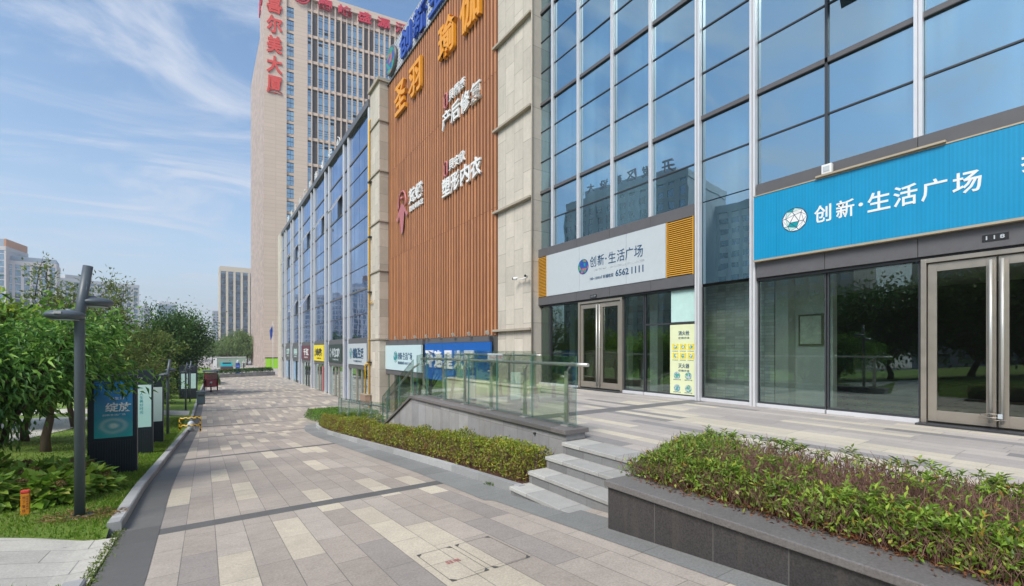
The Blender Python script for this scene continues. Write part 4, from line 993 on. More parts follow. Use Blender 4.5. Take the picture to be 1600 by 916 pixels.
far_block('lower pale office block with vertical ribs right of the orange-crowned tower', cam_pt(rr(42), 215), 20, 16, H_(411, 215), face(60)-.1, 'pale', 7, 13, .35, .12, [(-.97, .97, .05, .95, 2.2, 'bluegrey')])
far_block('long pale office block half hidden behind the thin trees', cam_pt(rr(150), 260), 40, 20, H_(441, 260), face(150)+.25, 'white', 12, 12, .40, .3, [(-.6, -.2, .2, .8, 2.5, 'mid')])
far_block('pale hazy apartment block beyond the park', cam_pt(rr(206), 380), 17, 14, H_(478, 380), face(206)+.3, 'white', 6, 13, .45, .4, [(.2, .5, .2, .6, 3, 'white')])
far_block('slim hazy apartment block beside its wider neighbour', cam_pt(rr(226), 400), 8, 12, H_(481, 400), face(226)+.2, 'mid', 3, 13, .45, .4, [(.0, .6, .2, .6, 3, 'mid')])
far_block('distant glass tower with antenna on its flat roof', cam_pt(rr(262), 520), 17, 17, H_(477, 520), face(262)+.15, 'bluegrey', 8, 17, .2, .22, [(-.9, .9, .1, .9, 3, 'white'), (.05, .12, .45, .5, 8, 'grey')])
far_block('low pale blue hall below the distant glass tower', cam_pt(rr(270), 420), 28, 14, H_(500, 420), face(262), 'bluegrey', 9, 6, .3, .3)
far_block('slim grey tower left of the black and cream striped one', cam_pt(rr(340), 430), 7, 10, H_(487, 430), face(340)+.1, 'grey', 3, 16, .35, .4)
far_block('cream high-rise with black vertical window stripes', cam_pt(rr(389), 285), 31, 20, H_(424, 285), face(384)+.07, 'cream', 8, 16, .32, .24, [(-1, 1, 0, 1, 1.2, 'cream')], fl_band='dark')
# city blocks across the park, seen mirrored in the glass fronts
far_block('grey hotel block with red roof lettering across the park', Vector((-68, 81, 0)), 36, 22, 42, R(78), 'lead', 13, 15, .42, .42, [(-.7, .7, .1, .9, 2.5, 'grey')], fl_band='grey')
s = thing('roof_lettering', 'red letters on the roof of the grey hotel across the park', 'sign', (-60, 81, 45))
for k, c in enumerate('开发区建设大厦'):
    mb = MB(); u = Vector((math.cos(R(78)), math.sin(R(78)), 0)); put_text(mb, c, Vector((-67, 81, 43)) + u*(-14+4.1*k), u, (0,0,1), u.cross(Vector((0,0,1))), 2.6, 2.6, .3, .02); mb.build('character', M['maroon'], s)
far_block('dark grey office slab across the park', Vector((-88, 55, 0)), 34, 20, 37, R(83), 'lead', 12, 14, .3, .5, [(-.5, .1, .2, .8, 3.5, 'mid')], fl_band='mid')
far_block('grey apartment slab beyond the park trees', Vector((-95, 15, 0)), 30, 18, 26, R(88), 'lead', 10, 9, .35, .45)

# ------------------------------------------------------------------ far end of the promenade
bed = thing('low_planter', 'long low stone planter with a clipped hedge across the end of the promenade', 'planter', (6, 76, -2.5))
P0, P1 = Vector((1.3, 71.6, 0)), Vector((8.8, 77.6, 0)); U = (P1-P0).normalized(); N = U.cross(Vector((0,0,1)))
mb = MB(); mb.fbox(P0, U, (0,0,1), N, 0, 9.7, -2.8, -2.15, -1.6, 0); mb.build('wall', M['wall_granite'], bed)
fen = thing('glass_hoarding', 'pale green hoarding wall with white end panel beyond the planter', 'fence', (4, 118, -2.7))
mb = MB(); mb.box(2.2, 7.6, 118, 118.15, -2.7, -.55); mb.build('panel', pm('hoarding_green', (.30,.40,.33), .5, var=.3, vscale=1.2), fen)
mb = MB(); mb.box(1.5, 2.2, 117.9, 118.2, -2.7, -.35); mb.box(1.5, 7.7, 117.9, 118.2, -.549, -.42); mb.build('frame', M['white'], fen)
bs = thing('blue_sign_post', 'narrow dark blue sign pillar beside the far planter', 'sign', (4.45, 86.5, -2.6))
mb = MB(); mb.box(4.15, 4.75, 86.4, 86.6, -2.7, -1.0); mb.build('panel', M['royal'], bs, bevel=.02)
mb = MB(); put_text(mb, '停车', (4.25, 86.39, -1.6), SU, SV, SN, .4, .2, .01, .01); mb.lathe([(0,0),(.2,0),(.22,.2),(.12,.5),(0,.55)], (4.45, 86.5, -1.0), 12); mb.build('top', M['white_sign'], bs)
# flag pole with a furled blue flag
fl = thing('flagpole', 'slim white flagpole with a limp blue flag before the tower', 'flagpole', (10.6, 96, -2.6))
mb = MB(); mb.tube([(10.6,96,-2.7),(10.6,96,6.4)], [.05,.03], 8); mb.lathe([(0,-.07),(.07,0),(0,.07)], (10.6,96,6.45), 8); mb.build('pole', M['white'], fl)
mb = MB(); N_ = 8
pts_ = [[(10.55-.5*(i/N_)**1.3*(1-.3*j/8), 96+.12*math.sin(i*1.7+j), 5.9-1.9*j/8-1.1*(i/N_)) for i in range(N_+1)] for j in range(9)]
mb.add([p for r_ in pts_ for p in r_], [(j*(N_+1)+i, j*(N_+1)+i+1, (j+1)*(N_+1)+i+1, (j+1)*(N_+1)+i) for j in range(8) for i in range(N_)], 0, True); mb.build('flag', M['royal'], fl)
# small blue flat-bed car beyond the planter
car = thing('parked_car', 'small teal and dark red car parked beyond the far planter', 'car', (3.3, 101, -2.7))
mb = MB(); mb.xprism([(99.3,-2.3),(99.3,-1.75),(99.9,-1.6),(100.5,-1.15),(102.2,-1.15),(102.8,-1.6),(103.3,-1.7),(103.3,-2.3)][::-1], 2.5, 4.3); mb.build('body', M['teal'], car, bevel=.06)
mb = MB(); mb.box(2.45, 4.35, 99.22, 103.35, -2.5, -1.98); mb.build('bumper', M['maroon'], car, bevel=.03)
mb = MB(); mb.add([(2.65,99.93,-1.58),(4.15,99.93,-1.58),(4.0,100.42,-1.2),(2.8,100.42,-1.2)], [(0,1,2,3)]); mb.build('windscreen', M['black'], car)
for x in (2.6, 4.2):
    for y in (100, 102.6): mb = MB(); mb.tube([(x-.1,y,-2.42),(x+.1,y,-2.42)], .3, 14); mb.build('wheel', M['black'], car)

# ------------------------------------------------------------------ street furniture on the lawn
def street_lamp(label, x, y, s=1.0, rot=0., group='lamps along the lawn'):
    z = lawn_z(x, y); t = thing('street_lamp', label, 'street lamp', (x, y, z), group); z0 = z
    c, sn = math.cos(rot), math.sin(rot)
    mb = MB(); k = .38
    mb.tube([(x,y,z0-.05),(x,y,z0+2.26),(x+.008*c,y,z0+2.36),(x+.07*c,y+.02,z0+2.86)], [.048,.047,.047,.046], 20); mb.lathe([(.12,0),(.12,.012),(.06,.012)], (x, y, z0+.005), 20); mb.build('pole', M['lamp_grey'], t)
    prof = [(0,-.05),(.12,-.05),(.17,-.045),(.205,-.032),(.225,-.012),(.23,.0),(.222,.014),(.195,.032),(.15,.046),(.09,.054),(0,.057)]
    for ox, oy, dz in ((-.098, -.07, 2.285), (.078, .15, 2.455)):
        cx_, cy_ = x+ox*c-oy*sn, y+ox*sn+oy*c
        mb = MB(); mb.lathe([(r_*.76, z_) for r_, z_ in prof], (cx_, cy_, z0+dz), 36); hd = mb.build('lamp_head', M['lamp_grey'], t)
        mb = MB(); mb.lathe([(.001,0),(.118,0),(.118,-.006),(.001,-.006)], (cx_, cy_, z0+dz-.051), 28); mb.build('lens', M['lens'], hd)
        mb = MB(); mb.tube([(x+.02*c, y, z0+dz+.035), (cx_, cy_, z0+dz+.045)], .03, 8)
        mb.build('arm', M['lamp_grey'], hd)
        if ox < 0: mb = MB(); mb.fbox((cx_-.06, cy_-.165, z0+dz+.005), (1,0,0), (0,0,1), (0,-1,0), 0, .06, 0, .03, 0, .012); mb.build('rating_plate', M['steel'], hd)
    return t
street_lamp('tall grey lamp post with tilted tip and two disc heads before the peach tree', -1.18, 7.04, rot=R(-14), group=None)
for lab, x, y in (('grey two-disc lamp post just right of the navy panels', -1.18, 21.85), ('grey two-disc lamp post beside the lawn path crossing', -.95, 33.6), ('grey two-disc lamp post in front of the far double panel', -.85, 38.5), ('grey two-disc lamp post farthest along the lawn', -.9, 47.5)):
    street_lamp(lab, x, y, rot=R(0))

def kiosk(label, x0, x1, y, h, art):
    z = lawn_z((x0+x1)/2, y)-.08; t = thing('display_panel', label, 'display panel', ((x0+x1)/2, y, z), 'navy display panels on the lawn')
    mb = MB(); mb.box(x0, x1, y, y+.16, z-.1, z+h); w_ = x1-x0; n = max(4, int(w_/.035))
    mb.build('cabinet', M['kiosk'], t)
    mb = MB()
    for k in range(n): a = x0+.01+(w_-.02)*k/n; mb.box(a, a+(w_-.02)/n*.62, y-.012, y-.0005, z-.05, z+.66)
    mb.build('slatted_base', M['kiosk'], t)
    art(t, x0, x1, y, z, h); return t
def postermat(name, stops, rings=None, sc_=1.0):
    m, t, b, o = newmat(name); g = G(t); P = g.pos()
    c = g.ramp(g.m('ADD', g.m('MULTIPLY', g.noise(1.6, 3), .35), g.m('MULTIPLY', g.m('ADD', P[2], .35), sc_)), stops)
    if rings:
        rx, rz, rad = rings
        d = g.m('SQRT', g.m('ADD', g.m('POWER', g.m('MULTIPLY', g.m('SUBTRACT', P[0], rx), 1.0), 2.0), g.m('POWER', g.m('MULTIPLY', g.m('SUBTRACT', P[2], rz), 1.35), 2.0)))
        d = g.m('ADD', d, g.m('MULTIPLY', g.m('SUBTRACT', g.noise(5, 4), .5), .07))
        wv = g.m('ADD', g.m('MULTIPLY', g.m('SINE', g.m('MULTIPLY', d, 48.0)), .35), .55)
        f = g.m('MULTIPLY', wv, g.m('SUBTRACT', 1.0, g.m('DIVIDE', d, rad), clamp=True), clamp=True)
        c = g.mix(g.m('MULTIPLY', f, 1.3, clamp=True), c, (.62,.74,.70))
    t.links.new(c, b.inputs['Base Color']); b.inputs['Roughness'].default_value = .25; return m
def art1(t, x0, x1, y, z, h):
    mb = MB(); mb.box(x0+.09, x1-.06, y-.012, y-.001, z+.72, z+1.74); p = mb.build('poster', postermat('teal_swirl_poster', [(.12, (.06,.50,.46)), (.45, (.02,.30,.42)), (.8, (.015,.17,.46))], ((x0+x1)/2+.02, z+.93, .27), .8), t)
    mb = MB(); put_text(mb, '绽放', (x0+.24, y-.012, z+1.18), SU, SV, SN, .36, .17, .002, .02); put_text(mb, '创新生活广场', (x0+.2, y-.012, z+1.11), SU, SV, SN, .32, .035, .002, .0); put_text(mb, '为生活', (x0+.30, y-.012, z+1.40), SU, SV, SN, .2, .05, .002, .0); mb.build('lettering', M['white'], p)
def art2(t, x0, x1, y, z, h):
    mb = MB(); mb.box(x0+.05, x1-.03, y-.012, y-.001, z+.72, z+h-.36); p = mb.build('poster', postermat('mint_poster', [(.2, (.45,.70,.68)), (.6, (.66,.84,.80))], None, .5), t)
    mb = MB()
    for k, c in enumerate('人生美好时光'): put_text(mb, c, ((x0+x1)/2+.02, y-.012, z+1.5-.09*k), SU, SV, SN, .07, .075, .002, .0)
    for k, c in enumerate('遇见更好的生活'): put_text(mb, c, ((x0+x1)/2-.1, y-.012, z+1.52-.07*k), SU, SV, SN, .04, .05, .002, .0)
    mb.build('lettering', M['teal'], p)
    mb = MB(); put_text(mb, '创新·生活广场', (x0+.09, y-.004, z+h-.22), SU, SV, SN, .26, .05, .004, .0); emblem(mb, (x0+.05, y-.001, z+h-.195), SU, SV, SN, .03, [0], 0, 3, .003); mb.build('heading', M['grey_text'], t)
def art3(t, x0, x1, y, z, h):
    mb = MB(); mb.box(x0+.05, x1-.03, y-.012, y-.001, z+.72, z+h-.36); p = mb.build('poster', postermat('pale_leaf_poster', [(.2, (.66,.82,.80)), (.6, (.78,.84,.80))], None, .5), t)
    mb = MB(); c0 = Vector((x0+.12, y-.0135, z+1.45)); 
    for k in range(5):
        a = R(20+32*k); d = Vector((math.cos(a), 0, math.sin(a))); q = Vector((-d.z, 0, d.x))
        mb.add([tuple(c0), tuple(c0+d*.07-q*.022), tuple(c0+d*.15), tuple(c0+d*.07+q*.022)], [(0,1,2,3)])
    mb.build('leaf_print', M['teal'], p)
    mb = MB(); put_text(mb, '创新·生活广场', (x0+.07, y-.004, z+h-.22), SU, SV, SN, .24, .045, .004, .0); mb.build('heading', M['grey_text'], t)
kiosk('navy panel with a teal swirl poster, half covered by the peach tree branches', -1.72, -1.04, 10.85, 1.84, art1)
kiosk('navy panel with a pale mint poster of vertical writing', -1.62, -1.07, 14.35, 2.12, art2)
kiosk('navy panel with a pale poster bearing teal leaves', -1.60, -1.07, 17.85, 2.14, art3)
def art4(t, x0, x1, y, z, h):
    for a, b_ in ((x0+.12, (x0+x1)/2-.04), ((x0+x1)/2+.04, x1-.1)): mb = MB(); mb.box(a, b_, y-.012, y-.001, z+.85, z+1.95); mb.build('poster', M['mint'], t)
kiosk('far navy panel with two narrow pale posters behind the lamp posts', -1.55, -.45, 41.0, 2.6, art4)

mk = thing('marker_post', 'small orange marker post with red top standing in the lawn', 'marker post', (-1.70, 7.43, -.7))
z = lawn_z(-1.7, 7.43); mb = MB(); mb.box(-1.735, -1.665, 7.40, 7.45, z-.05, z+.245); mb.build('body', pm('marker_orange', (.72,.26,.02), .5), mk, bevel=.004)
mb = MB(); mb.box(-1.738, -1.662, 7.397, 7.453, z+.246, z+.285); mb.build('top', M['red'], mk, bevel=.01)
mb = MB()
for k, c in enumerate('地下管线'): put_text(mb, c, (-1.72, 7.40, z+.185-.05*k), SU, SV, SN, .025, .035, .001, .0)
for k in range(6): put_text(mb, '注意', (-1.69, 7.40, z+.205-.028*k), SU, SV, SN, .018, .018, .001, .0)
mb.build('lettering', M['maroon'], mk)

bn = thing('litter_bin', 'dark slate litter bin standing at the kerb before the red tricycle', 'litter bin', (-.22, 37.6, -2.5))
mb = MB(); mb.box(-.46, 0.02, 37.45, 37.85, -2.48, -1.72); mb.build('body', pm('bin_slate', (.05,.085,.10), .5), bn, bevel=.02)
mb = MB(); mb.box(-.49, .05, 37.42, 37.88, -1.66, -1.60); mb.box(-.44, -.40, 37.47, 37.83, -1.72, -1.66); mb.box(-.04, 0, 37.47, 37.83, -1.72, -1.66); mb.build('lid', M['lamp_grey'], bn, bevel=.01)
mb = MB(); mb.box(-.40, -.04, 37.445, 37.4485, -1.95, -1.82); mb.build('opening', M['black'], bn)

br = thing('kerb_barrier', 'yellow and black striped hoop barrier around a utility cover at the kerb', 'barrier', (-.5, 24.3, -2.2))
m, t, b, o = newmat('yellow_black_stripes'); g = G(t); P = g.pos()
c = g.mix(g.m('LESS_THAN', g.m('FRACT', g.m('MULTIPLY', g.m('ADD', P[0], P[2]), 5.0)), .42), (.80,.48,.02), (.02,.02,.02)); t.links.new(c, b.inputs['Base Color']); b.inputs['Roughness'].default_value = .4
for y in (23.75, 24.6):
    zz = gz(0, y); mb = MB(); mb.tube([(-.88,y,zz-.02),(-.88,y,zz+.60),(-.16,y,zz+.60),(-.16,y,zz-.02)], .035, 8); mb.tube([(-.88,y,zz+.28),(-.16,y,zz+.28)], .03, 8); mb.build('hoop', m, br)
mb = MB(); mb.tube([(-.5,24.2,gz(0,24.2)-.02),(-.5,24.2,gz(0,24.2)+.40),(-.5,24.2,gz(0,24.2)+.46)], [.13,.12,.05], 12); mb.build('valve_cap', M['white_sign'], br)

# red cargo tricycle with a canopy
tr = thing('cargo_tricycle', 'red motor tricycle with grey canopy roof parked on the promenade', 'tricycle', (.45, 48.5, -2.5))
X, Y, Z = .45, 48.0, -2.5
RED = pm('tricycle_red', (.40,.015,.02), .3, var=.05)
mb = MB(); mb.xprism([(Y+.5,Z+.45),(Y+.5,Z+.62),(Y+.75,Z+.95),(Y+2.0,Z+.95),(Y+2.0,Z+.4),(Y+.9,Z+.38)][::-1], X-.5, X+.5); mb.box(X-.45, X+.45, Y+.55, Y+.62, Z+.45, Z+1.0); mb.box(X-.5, X+.5, Y+1.75, Y+1.95, Z+.9, Z+1.62); mb.box(X-.55, X-.47, Y+.5, Y+1.95, Z+.40, Z+1.15); mb.box(X+.47, X+.55, Y+.5, Y+1.95, Z+.40, Z+1.15); mb.build('body', RED, tr, bevel=.03)
mb = MB(); mb.xprism([(Y-.05,Z+.45),(Y+.06,Z+1.1),(Y+.2,Z+1.1),(Y+.2,Z+.42)][::-1], X-.36, X+.36); mb.box(X-.12, X+.12, Y-.25, Y+.2, Z+.50, Z+.56); mb.build('front_cowl', RED, tr, bevel=.03)
mb = MB(); mb.xprism([(Y-.05,Z+1.78),(Y+.1,Z+1.86),(Y+2.0,Z+1.86),(Y+2.1,Z+1.78)][::-1], X-.62, X+.62); mb.build('canopy', M['grey_metal'], tr, bevel=.02)
mb = MB()
for x in (X-.5, X+.5):
    mb.tube([(x,Y+.15,Z+.7),(x,Y+.2,Z+1.78)], .025, 6); mb.tube([(x,Y+1.95,Z+.9),(x,Y+1.95,Z+1.78)], .025, 6)
mb.tube([(X-.38,Y+.18,Z+1.02),(X+.38,Y+.18,Z+1.02)], .02, 6); mb.tube([(X,Y+.02,Z+.3),(X,Y+.15,Z+1.02)], .03, 6); mb.build('frame', M['black'], tr)
mb = MB(); mb.add([(X-.48,Y+.13,Z+1.05),(X+.48,Y+.13,Z+1.05),(X+.48,Y+.18,Z+1.75),(X-.48,Y+.18,Z+1.75)], [(0,1,2,3)]); mb.build('windscreen', M['glass_rail'], tr)
mb = MB(); mb.lathe([(0,-.05),(.09,-.04),(.1,.03),(0,.05)], (X, Y-.07, Z+.82), 14, 0, Matrix.Rotation(R(90), 3, 'X')); mb.build('headlight', M['white'], tr)
mb = MB(); mb.box(X-.35, X+.35, Y+.85, Y+1.6, Z+.951, Z+1.05); mb.build('seat', M['black'], tr, bevel=.02)
for x, y in ((X, Y), (X-.5, Y+1.55), (X+.5, Y+1.55)):
    mb = MB(); mb.tube([(x-.05,y,Z+.27),(x+.05,y,Z+.27)], .265, 18); w_ = mb.build('wheel', M['black'], tr); mb = MB(); mb.tube([(x-.056,y,Z+.27),(x+.056,y,Z+.27)], .14, 14); mb.build('rim', M['steel'], w_)
# manhole covers set into the slabs
for lab, x0, x1 in (('recessed slab cover nearest the camera path with red scrawl', 1.45, 1.75), ('recessed slab cover beside the red-marked one', 1.80, 2.13)):
    t = thing('manhole_cover', lab, 'manhole cover', (x0, 3.2, -.43))
    def zz(y): return gz(0, y)+.003
    mb = MB(); 
    for a, b_, y0, y1 in ((x0-.004, x0, 2.9, 3.55), (x1, x1+.004, 2.9, 3.55), (x0, x1, 2.896, 2.9), (x0, x1, 3.55, 3.554)):
        mb.add([(a,y0,zz(y0)),(b_,y0,zz(y0)),(b_,y1,zz(y1)),(a,y1,zz(y1))], [(0,1,2,3)])
    for a in (x0, x1):
        for y in (2.9, 3.55):
            sx, sy = (1 if a == x0 else -1), (1 if y < 3 else -1); mb.add([(a,y,zz(y)+.001),(a+.04*sx,y,zz(y)+.001),(a,y+.05*sy,zz(y+.05*sy)+.001)], [(0,1,2) if sx*sy > 0 else (0,2,1)])
    mb.build('frame_gap', M['int_dark'], t)
    if x0 < 1.5: mb = MB(); put_text(mb, '弱电', (1.56, 3.2, zz(3.2)+.001), (1,0,0), (0,1,-.0909), (0,.0909,1), .12, .06, .001, .0); mb.build('scrawl', M['pinkred'], t)

# ------------------------------------------------------------------ vegetation
def leaves(name, mat, C, D, Nn, L, Wd, parent=None, fold=.12, droop=.15, shape='leaf'):
    """one mesh of many small leaves: centres C, directions D, normals Nn, lengths L, widths Wd"""
    n = len(C); off = np.array(origin(parent))
    D = D/np.linalg.norm(D, axis=1, keepdims=True)
    S = np.cross(D, Nn); S /= np.maximum(np.linalg.norm(S, axis=1, keepdims=True), 1e-6); N2 = np.cross(S, D)
    L = L[:, None]; Wd = Wd[:, None]; C = C - off
    v = np.stack([C, C + D*L*.42 + S*Wd*.5 + N2*L*fold*.5, C + D*L - N2*L*droop, C + D*L*.42 - S*Wd*.5 + N2*L*fold*.5], 1).reshape(-1, 3)
    me = bpy.data.meshes.new(name); me.vertices.add(4*n); me.vertices.foreach_set('co', v.ravel().astype(np.float32))
    me.loops.add(6*n); me.polygons.add(2*n)
    idx = (np.arange(n)[:, None]*4 + np.array([0,1,2,0,2,3])[None]).ravel()
    me.loops.foreach_set('vertex_index', idx.astype(np.int32)); me.polygons.foreach_set('loop_start', np.arange(0, 6*n, 3, dtype=np.int32))
    me.update(calc_edges=True); me.materials.append(mat); me.validate()
    return link_mesh(name, me, parent)
NR = np.random.default_rng(11)
def rdir(n, up=0.): d = NR.normal(size=(n, 3)); d[:, 2] += up; return d/np.linalg.norm(d, axis=1, keepdims=True)

LM = {}
LM['peach'] = leafmat('peach_leaf', [(0, (0.053,0.133,0.031)), (.4, (0.102,0.252,0.042)), (.75, (0.192,0.398,0.065)), (1, (0.354,0.550,0.119))], .35, .42)
LM['bright'] = leafmat('bright_leaf', [(0, (0.088,0.208,0.031)), (.5, (0.192,0.368,0.048)), (.85, (0.325,0.532,0.065)), (1, (0.502,0.550,0.088))], .4)
LM['yellowgreen'] = leafmat('yellow_green_leaf', [(0, (0.113,0.189,0.023)), (.5, (0.227,0.322,0.034)), (1, (0.378,0.473,0.056))], .45)
LM['dark'] = leafmat('dark_leaf', [(0, (0.028,0.078,0.024)), (.5, (0.062,0.148,0.032)), (.9, (0.114,0.227,0.046)), (1, (0.204,0.318,0.067))], .3)
LM['olive'] = leafmat('olive_leaf', [(0, (0.095,0.142,0.028)), (.5, (0.161,0.227,0.048)), (1, (0.265,0.322,0.076))], .4)
LM['willow'] = leafmat('willow_leaf', [(0, (0.095,0.161,0.048)), (.5, (0.151,0.237,0.066)), (1, (0.227,0.312,0.095))], .4)
LM['azalea'] = leafmat('azalea_leaf', [(0, (0.102,0.170,0.028)), (.4, (0.193,0.318,0.041)), (.75, (0.295,0.454,0.059)), (.93, (0.432,0.523,0.079)), (1, (0.454,0.227,0.046))], .35, .4, rust=.35)
LM['hedge'] = leafmat('hedge_leaf', [(0, (0.120,0.174,0.023)), (.35, (0.217,0.305,0.031)), (.7, (0.359,0.414,0.044)), (.9, (0.478,0.458,0.060)), (1, (0.435,0.196,0.055))], .35, .45, rust=.8)
LM['hedge_green'] = leafmat('green_hedge_leaf', [(0, (0.056,0.133,0.020)), (.5, (0.113,0.246,0.028)), (1, (0.209,0.360,0.048))], .35, .45)
LM['hydrangea'] = leafmat('hydrangea_leaf', [(0, (0.138,0.260,0.033)), (.5, (0.274,0.467,0.055)), (.85, (0.410,0.550,0.081)), (1, (0.550,0.522,0.138))], .35, .38)
LM['litter'] = leafmat('dry_leaf', [(0, (.10,.035,.018)), (.5, (.20,.065,.025)), (1, (.30,.14,.06))], .15, .7)
LM['bloom'] = leafmat('faded_bloom', [(0, (.25,.17,.07)), (.5, (.36,.26,.11)), (1, (.34,.14,.09))], .2, .7)

def skeleton(base, h, spread, fork, nl, seed, lean=(0, 0), up=.6, twigs=4, sub=3, r0=.09):
    """trunk, limbs and twigs as tapered tubes; returns the mesh builder and the twig ends"""
    rg = random.Random(seed); mb = MB(); base = Vector(base); tips = []
    top = base + Vector((lean[0]+rg.uniform(-.05,.05)*h, lean[1]+rg.uniform(-.05,.05)*h, fork))
    mb.tube([base - Vector((0,0,.1)), base + (top-base)*.35 + Vector((rg.uniform(-.03,.03)*h, rg.uniform(-.03,.03)*h, 0)), top], [r0*1.25, r0, r0*.8], 10)
    for i in range(nl):
        a = 2*math.pi*(i+rg.uniform(-.3,.3))/nl; e = rg.uniform(.35, 1.)*up
        q = 1.0 if i else .25
        end = base + Vector((math.cos(a)*spread*q*rg.uniform(.65,1.0), math.sin(a)*spread*q*rg.uniform(.65,1.0), fork + (h-fork)*rg.uniform(.45,.95)*(e/up if i else 1)))
        mid = top.lerp(end, .5) + Vector((rg.uniform(-.1,.1)*h, rg.uniform(-.1,.1)*h, rg.uniform(.0,.12)*h))
        pts = [top, top.lerp(mid, .55)+Vector((0,0,.03*h)), mid, end]; mb.tube(pts, [r0*.55, r0*.42, r0*.3, r0*.1], 7)
        for j in range(twigs):
            t = rg.uniform(.3, 1.0); s = (mid.lerp(end, (t-.5)*2) if t > .5 else top.lerp(mid, t*2))
            e2 = s + Vector((rg.gauss(0,.28)*spread, rg.gauss(0,.28)*spread, rg.uniform(-.06,.30)*h))
            mb.tube([s, s.lerp(e2, .5)+Vector((0,0,.03*h)), e2], [r0*.22, r0*.14, r0*.05], 5); tips.append((s, e2))
            for k in range(sub):
                s2 = s.lerp(e2, rg.uniform(.3, 1)); e3 = s2 + Vector((rg.gauss(0,.16)*spread, rg.gauss(0,.16)*spread, rg.uniform(-.08,.16)*h))
                mb.tube([s2, e3], [r0*.09, r0*.03], 4); tips.append((s2, e3))
        tips.append((mid, end))
    return mb, tips
def tree(name, label, base, h, spread, fork, nl, seed, n, ll, lw, mat, sig=.12, droop=.15, down=.0, group=None, r0=.09, cat='tree', twigs=4, sub=3, lean=(0,0), zsq=.7):
    t = thing(name, label, cat, base, group)
    mb, tips = skeleton(base, h, spread, fork, nl, seed, r0=r0, twigs=twigs, sub=sub, lean=lean)
    mb.build('trunk', M['bark'], t)
    s = np.array([p[0] for p in tips]); e = np.array([p[1] for p in tips]); k = NR.integers(0, len(tips), n); f = NR.uniform(.25, 1.08, n)[:, None]
    wgt = NR.uniform(.4, 1.5, len(tips))[k][:, None]
    C = s[k]*(1-f)+e[k]*f + NR.normal(size=(n, 3))*sig*spread*wgt*np.array([1, 1, zsq])
    out = C - (np.array(base)+np.array([lean[0], lean[1], fork+(h-fork)*.35])); out /= np.maximum(np.linalg.norm(out, axis=1, keepdims=True), .01)
    D = out*.8 + rdir(n)*.8 + np.array([0, 0, -down]); N_ = rdir(n, 1.2)
    leaves('crown', LM[mat], C, D, N_, NR.uniform(.7, 1.25, n)*ll, NR.uniform(.75, 1.2, n)*lw, t, droop=droop); return t

def lz(x, y, d=0): return (x, y, lawn_z(x, y)-d)
peach = tree('peach_tree', 'low peach tree with drooping narrow leaves behind the tall lamp post', lz(-2.5, 9.75), 2.75, 1.34, .48, 7, 3, 11500, .135, .036, 'peach', sig=.13, droop=.35, down=.75, r0=.085, twigs=7, sub=4)
tree('peach_tree', 'second peach tree reaching over the left edge of the lawn', lz(-3.35, 8.7), 2.7, 1.25, .55, 6, 8, 8000, .135, .036, 'peach', sig=.14, droop=.35, down=.75, r0=.08, twigs=6, sub=4)
GB = 'leafy trees behind the peach trees'
tree('leafy_tree', 'bright green leafy tree at the left edge behind the peach trees', lz(-6.2, 18.0), 3.7, 2.1, 1.2, 7, 21, 11000, .17, .085, 'bright', sig=.14, group=GB, twigs=6)
tree('leafy_tree', 'bright green leafy tree just left of the tall lamp post', lz(-4.4, 19.2), 3.5, 1.7, 1.0, 7, 22, 9000, .17, .08, 'bright', sig=.14, group=GB, twigs=6)
tree('leafy_tree', 'yellow green young tree peeping above the bright leafy trees', lz(-4.6, 17.2), 3.5, .6, 1.2, 5, 23, 2600, .16, .08, 'yellowgreen', sig=.16, group=GB)
tree('leafy_tree', 'fresh green tree with drooping leaves right of the tall lamp post', lz(-3.2, 15.5), 3.3, 1.25, .9, 7, 24, 8000, .17, .055, 'peach', sig=.13, down=.6, droop=.3, group=GB, twigs=6)
tree('leafy_tree', 'olive green bushy tree behind the navy panels', lz(-3.4, 27.0), 5.0, 2.3, .7, 8, 25, 11000, .15, .05, 'olive', sig=.14, group=GB, twigs=6)
tree('leafy_tree', 'olive green feathery tree between the thin trees and the dark round tree', lz(-3.8, 33.0), 5.0, 2.0, .8, 7, 26, 9000, .17, .06, 'olive', sig=.13, group=GB, twigs=6)
tree('leafy_tree', 'deep green tree in the middle of the park edge', lz(-8.2, 26.0), 4.2, 2.6, 1.2, 8, 27, 11000, .20, .10, 'bright', sig=.14, group=GB, twigs=6)
GS = 'thin trees with sparse crowns'
tree('thin_tree', 'tall thin tree with a sparse open crown against the pale office block', lz(-4.6, 26.5), 6.6, 1.55, 2.6, 6, 31, 2700, .17, .07, 'olive', sig=.10, group=GS, twigs=6, sub=4)
tree('thin_tree', 'shorter thin tree with a sparse crown right of the tall lamp post', lz(-4.1, 30.5), 6.4, 1.8, 2.4, 6, 32, 3000, .17, .07, 'olive', sig=.10, group=GS, twigs=6, sub=4)
tree('round_tree', 'dense dark green round-crowned tree at the end of the lawn', lz(-2.5, 45.5), 5.7, 2.0, 1.2, 13, 41, 52000, .19, .105, 'dark', sig=.25, zsq=.95, twigs=8, sub=4, r0=.12)
for lab, x, y, s in (('dark shrub under the round tree, nearest the lawn', -2.6, 37.5, 1.0), ('dark shrub under the round tree, at its foot', -3.4, 41.0, 1.15), ('dark low shrub beside the far double panel', -1.9, 46.5, .9), ('broad-leaved shrub left of the lawn path crossing', -2.7, 31.5, .95)):
    tree('round_shrub', lab, lz(x, y), 1.7*s, 1.0*s, .2, 8, int(y*7), 3600, .15, .09, 'dark', sig=.22, group='shrubs under the round tree', r0=.035, cat='shrub')
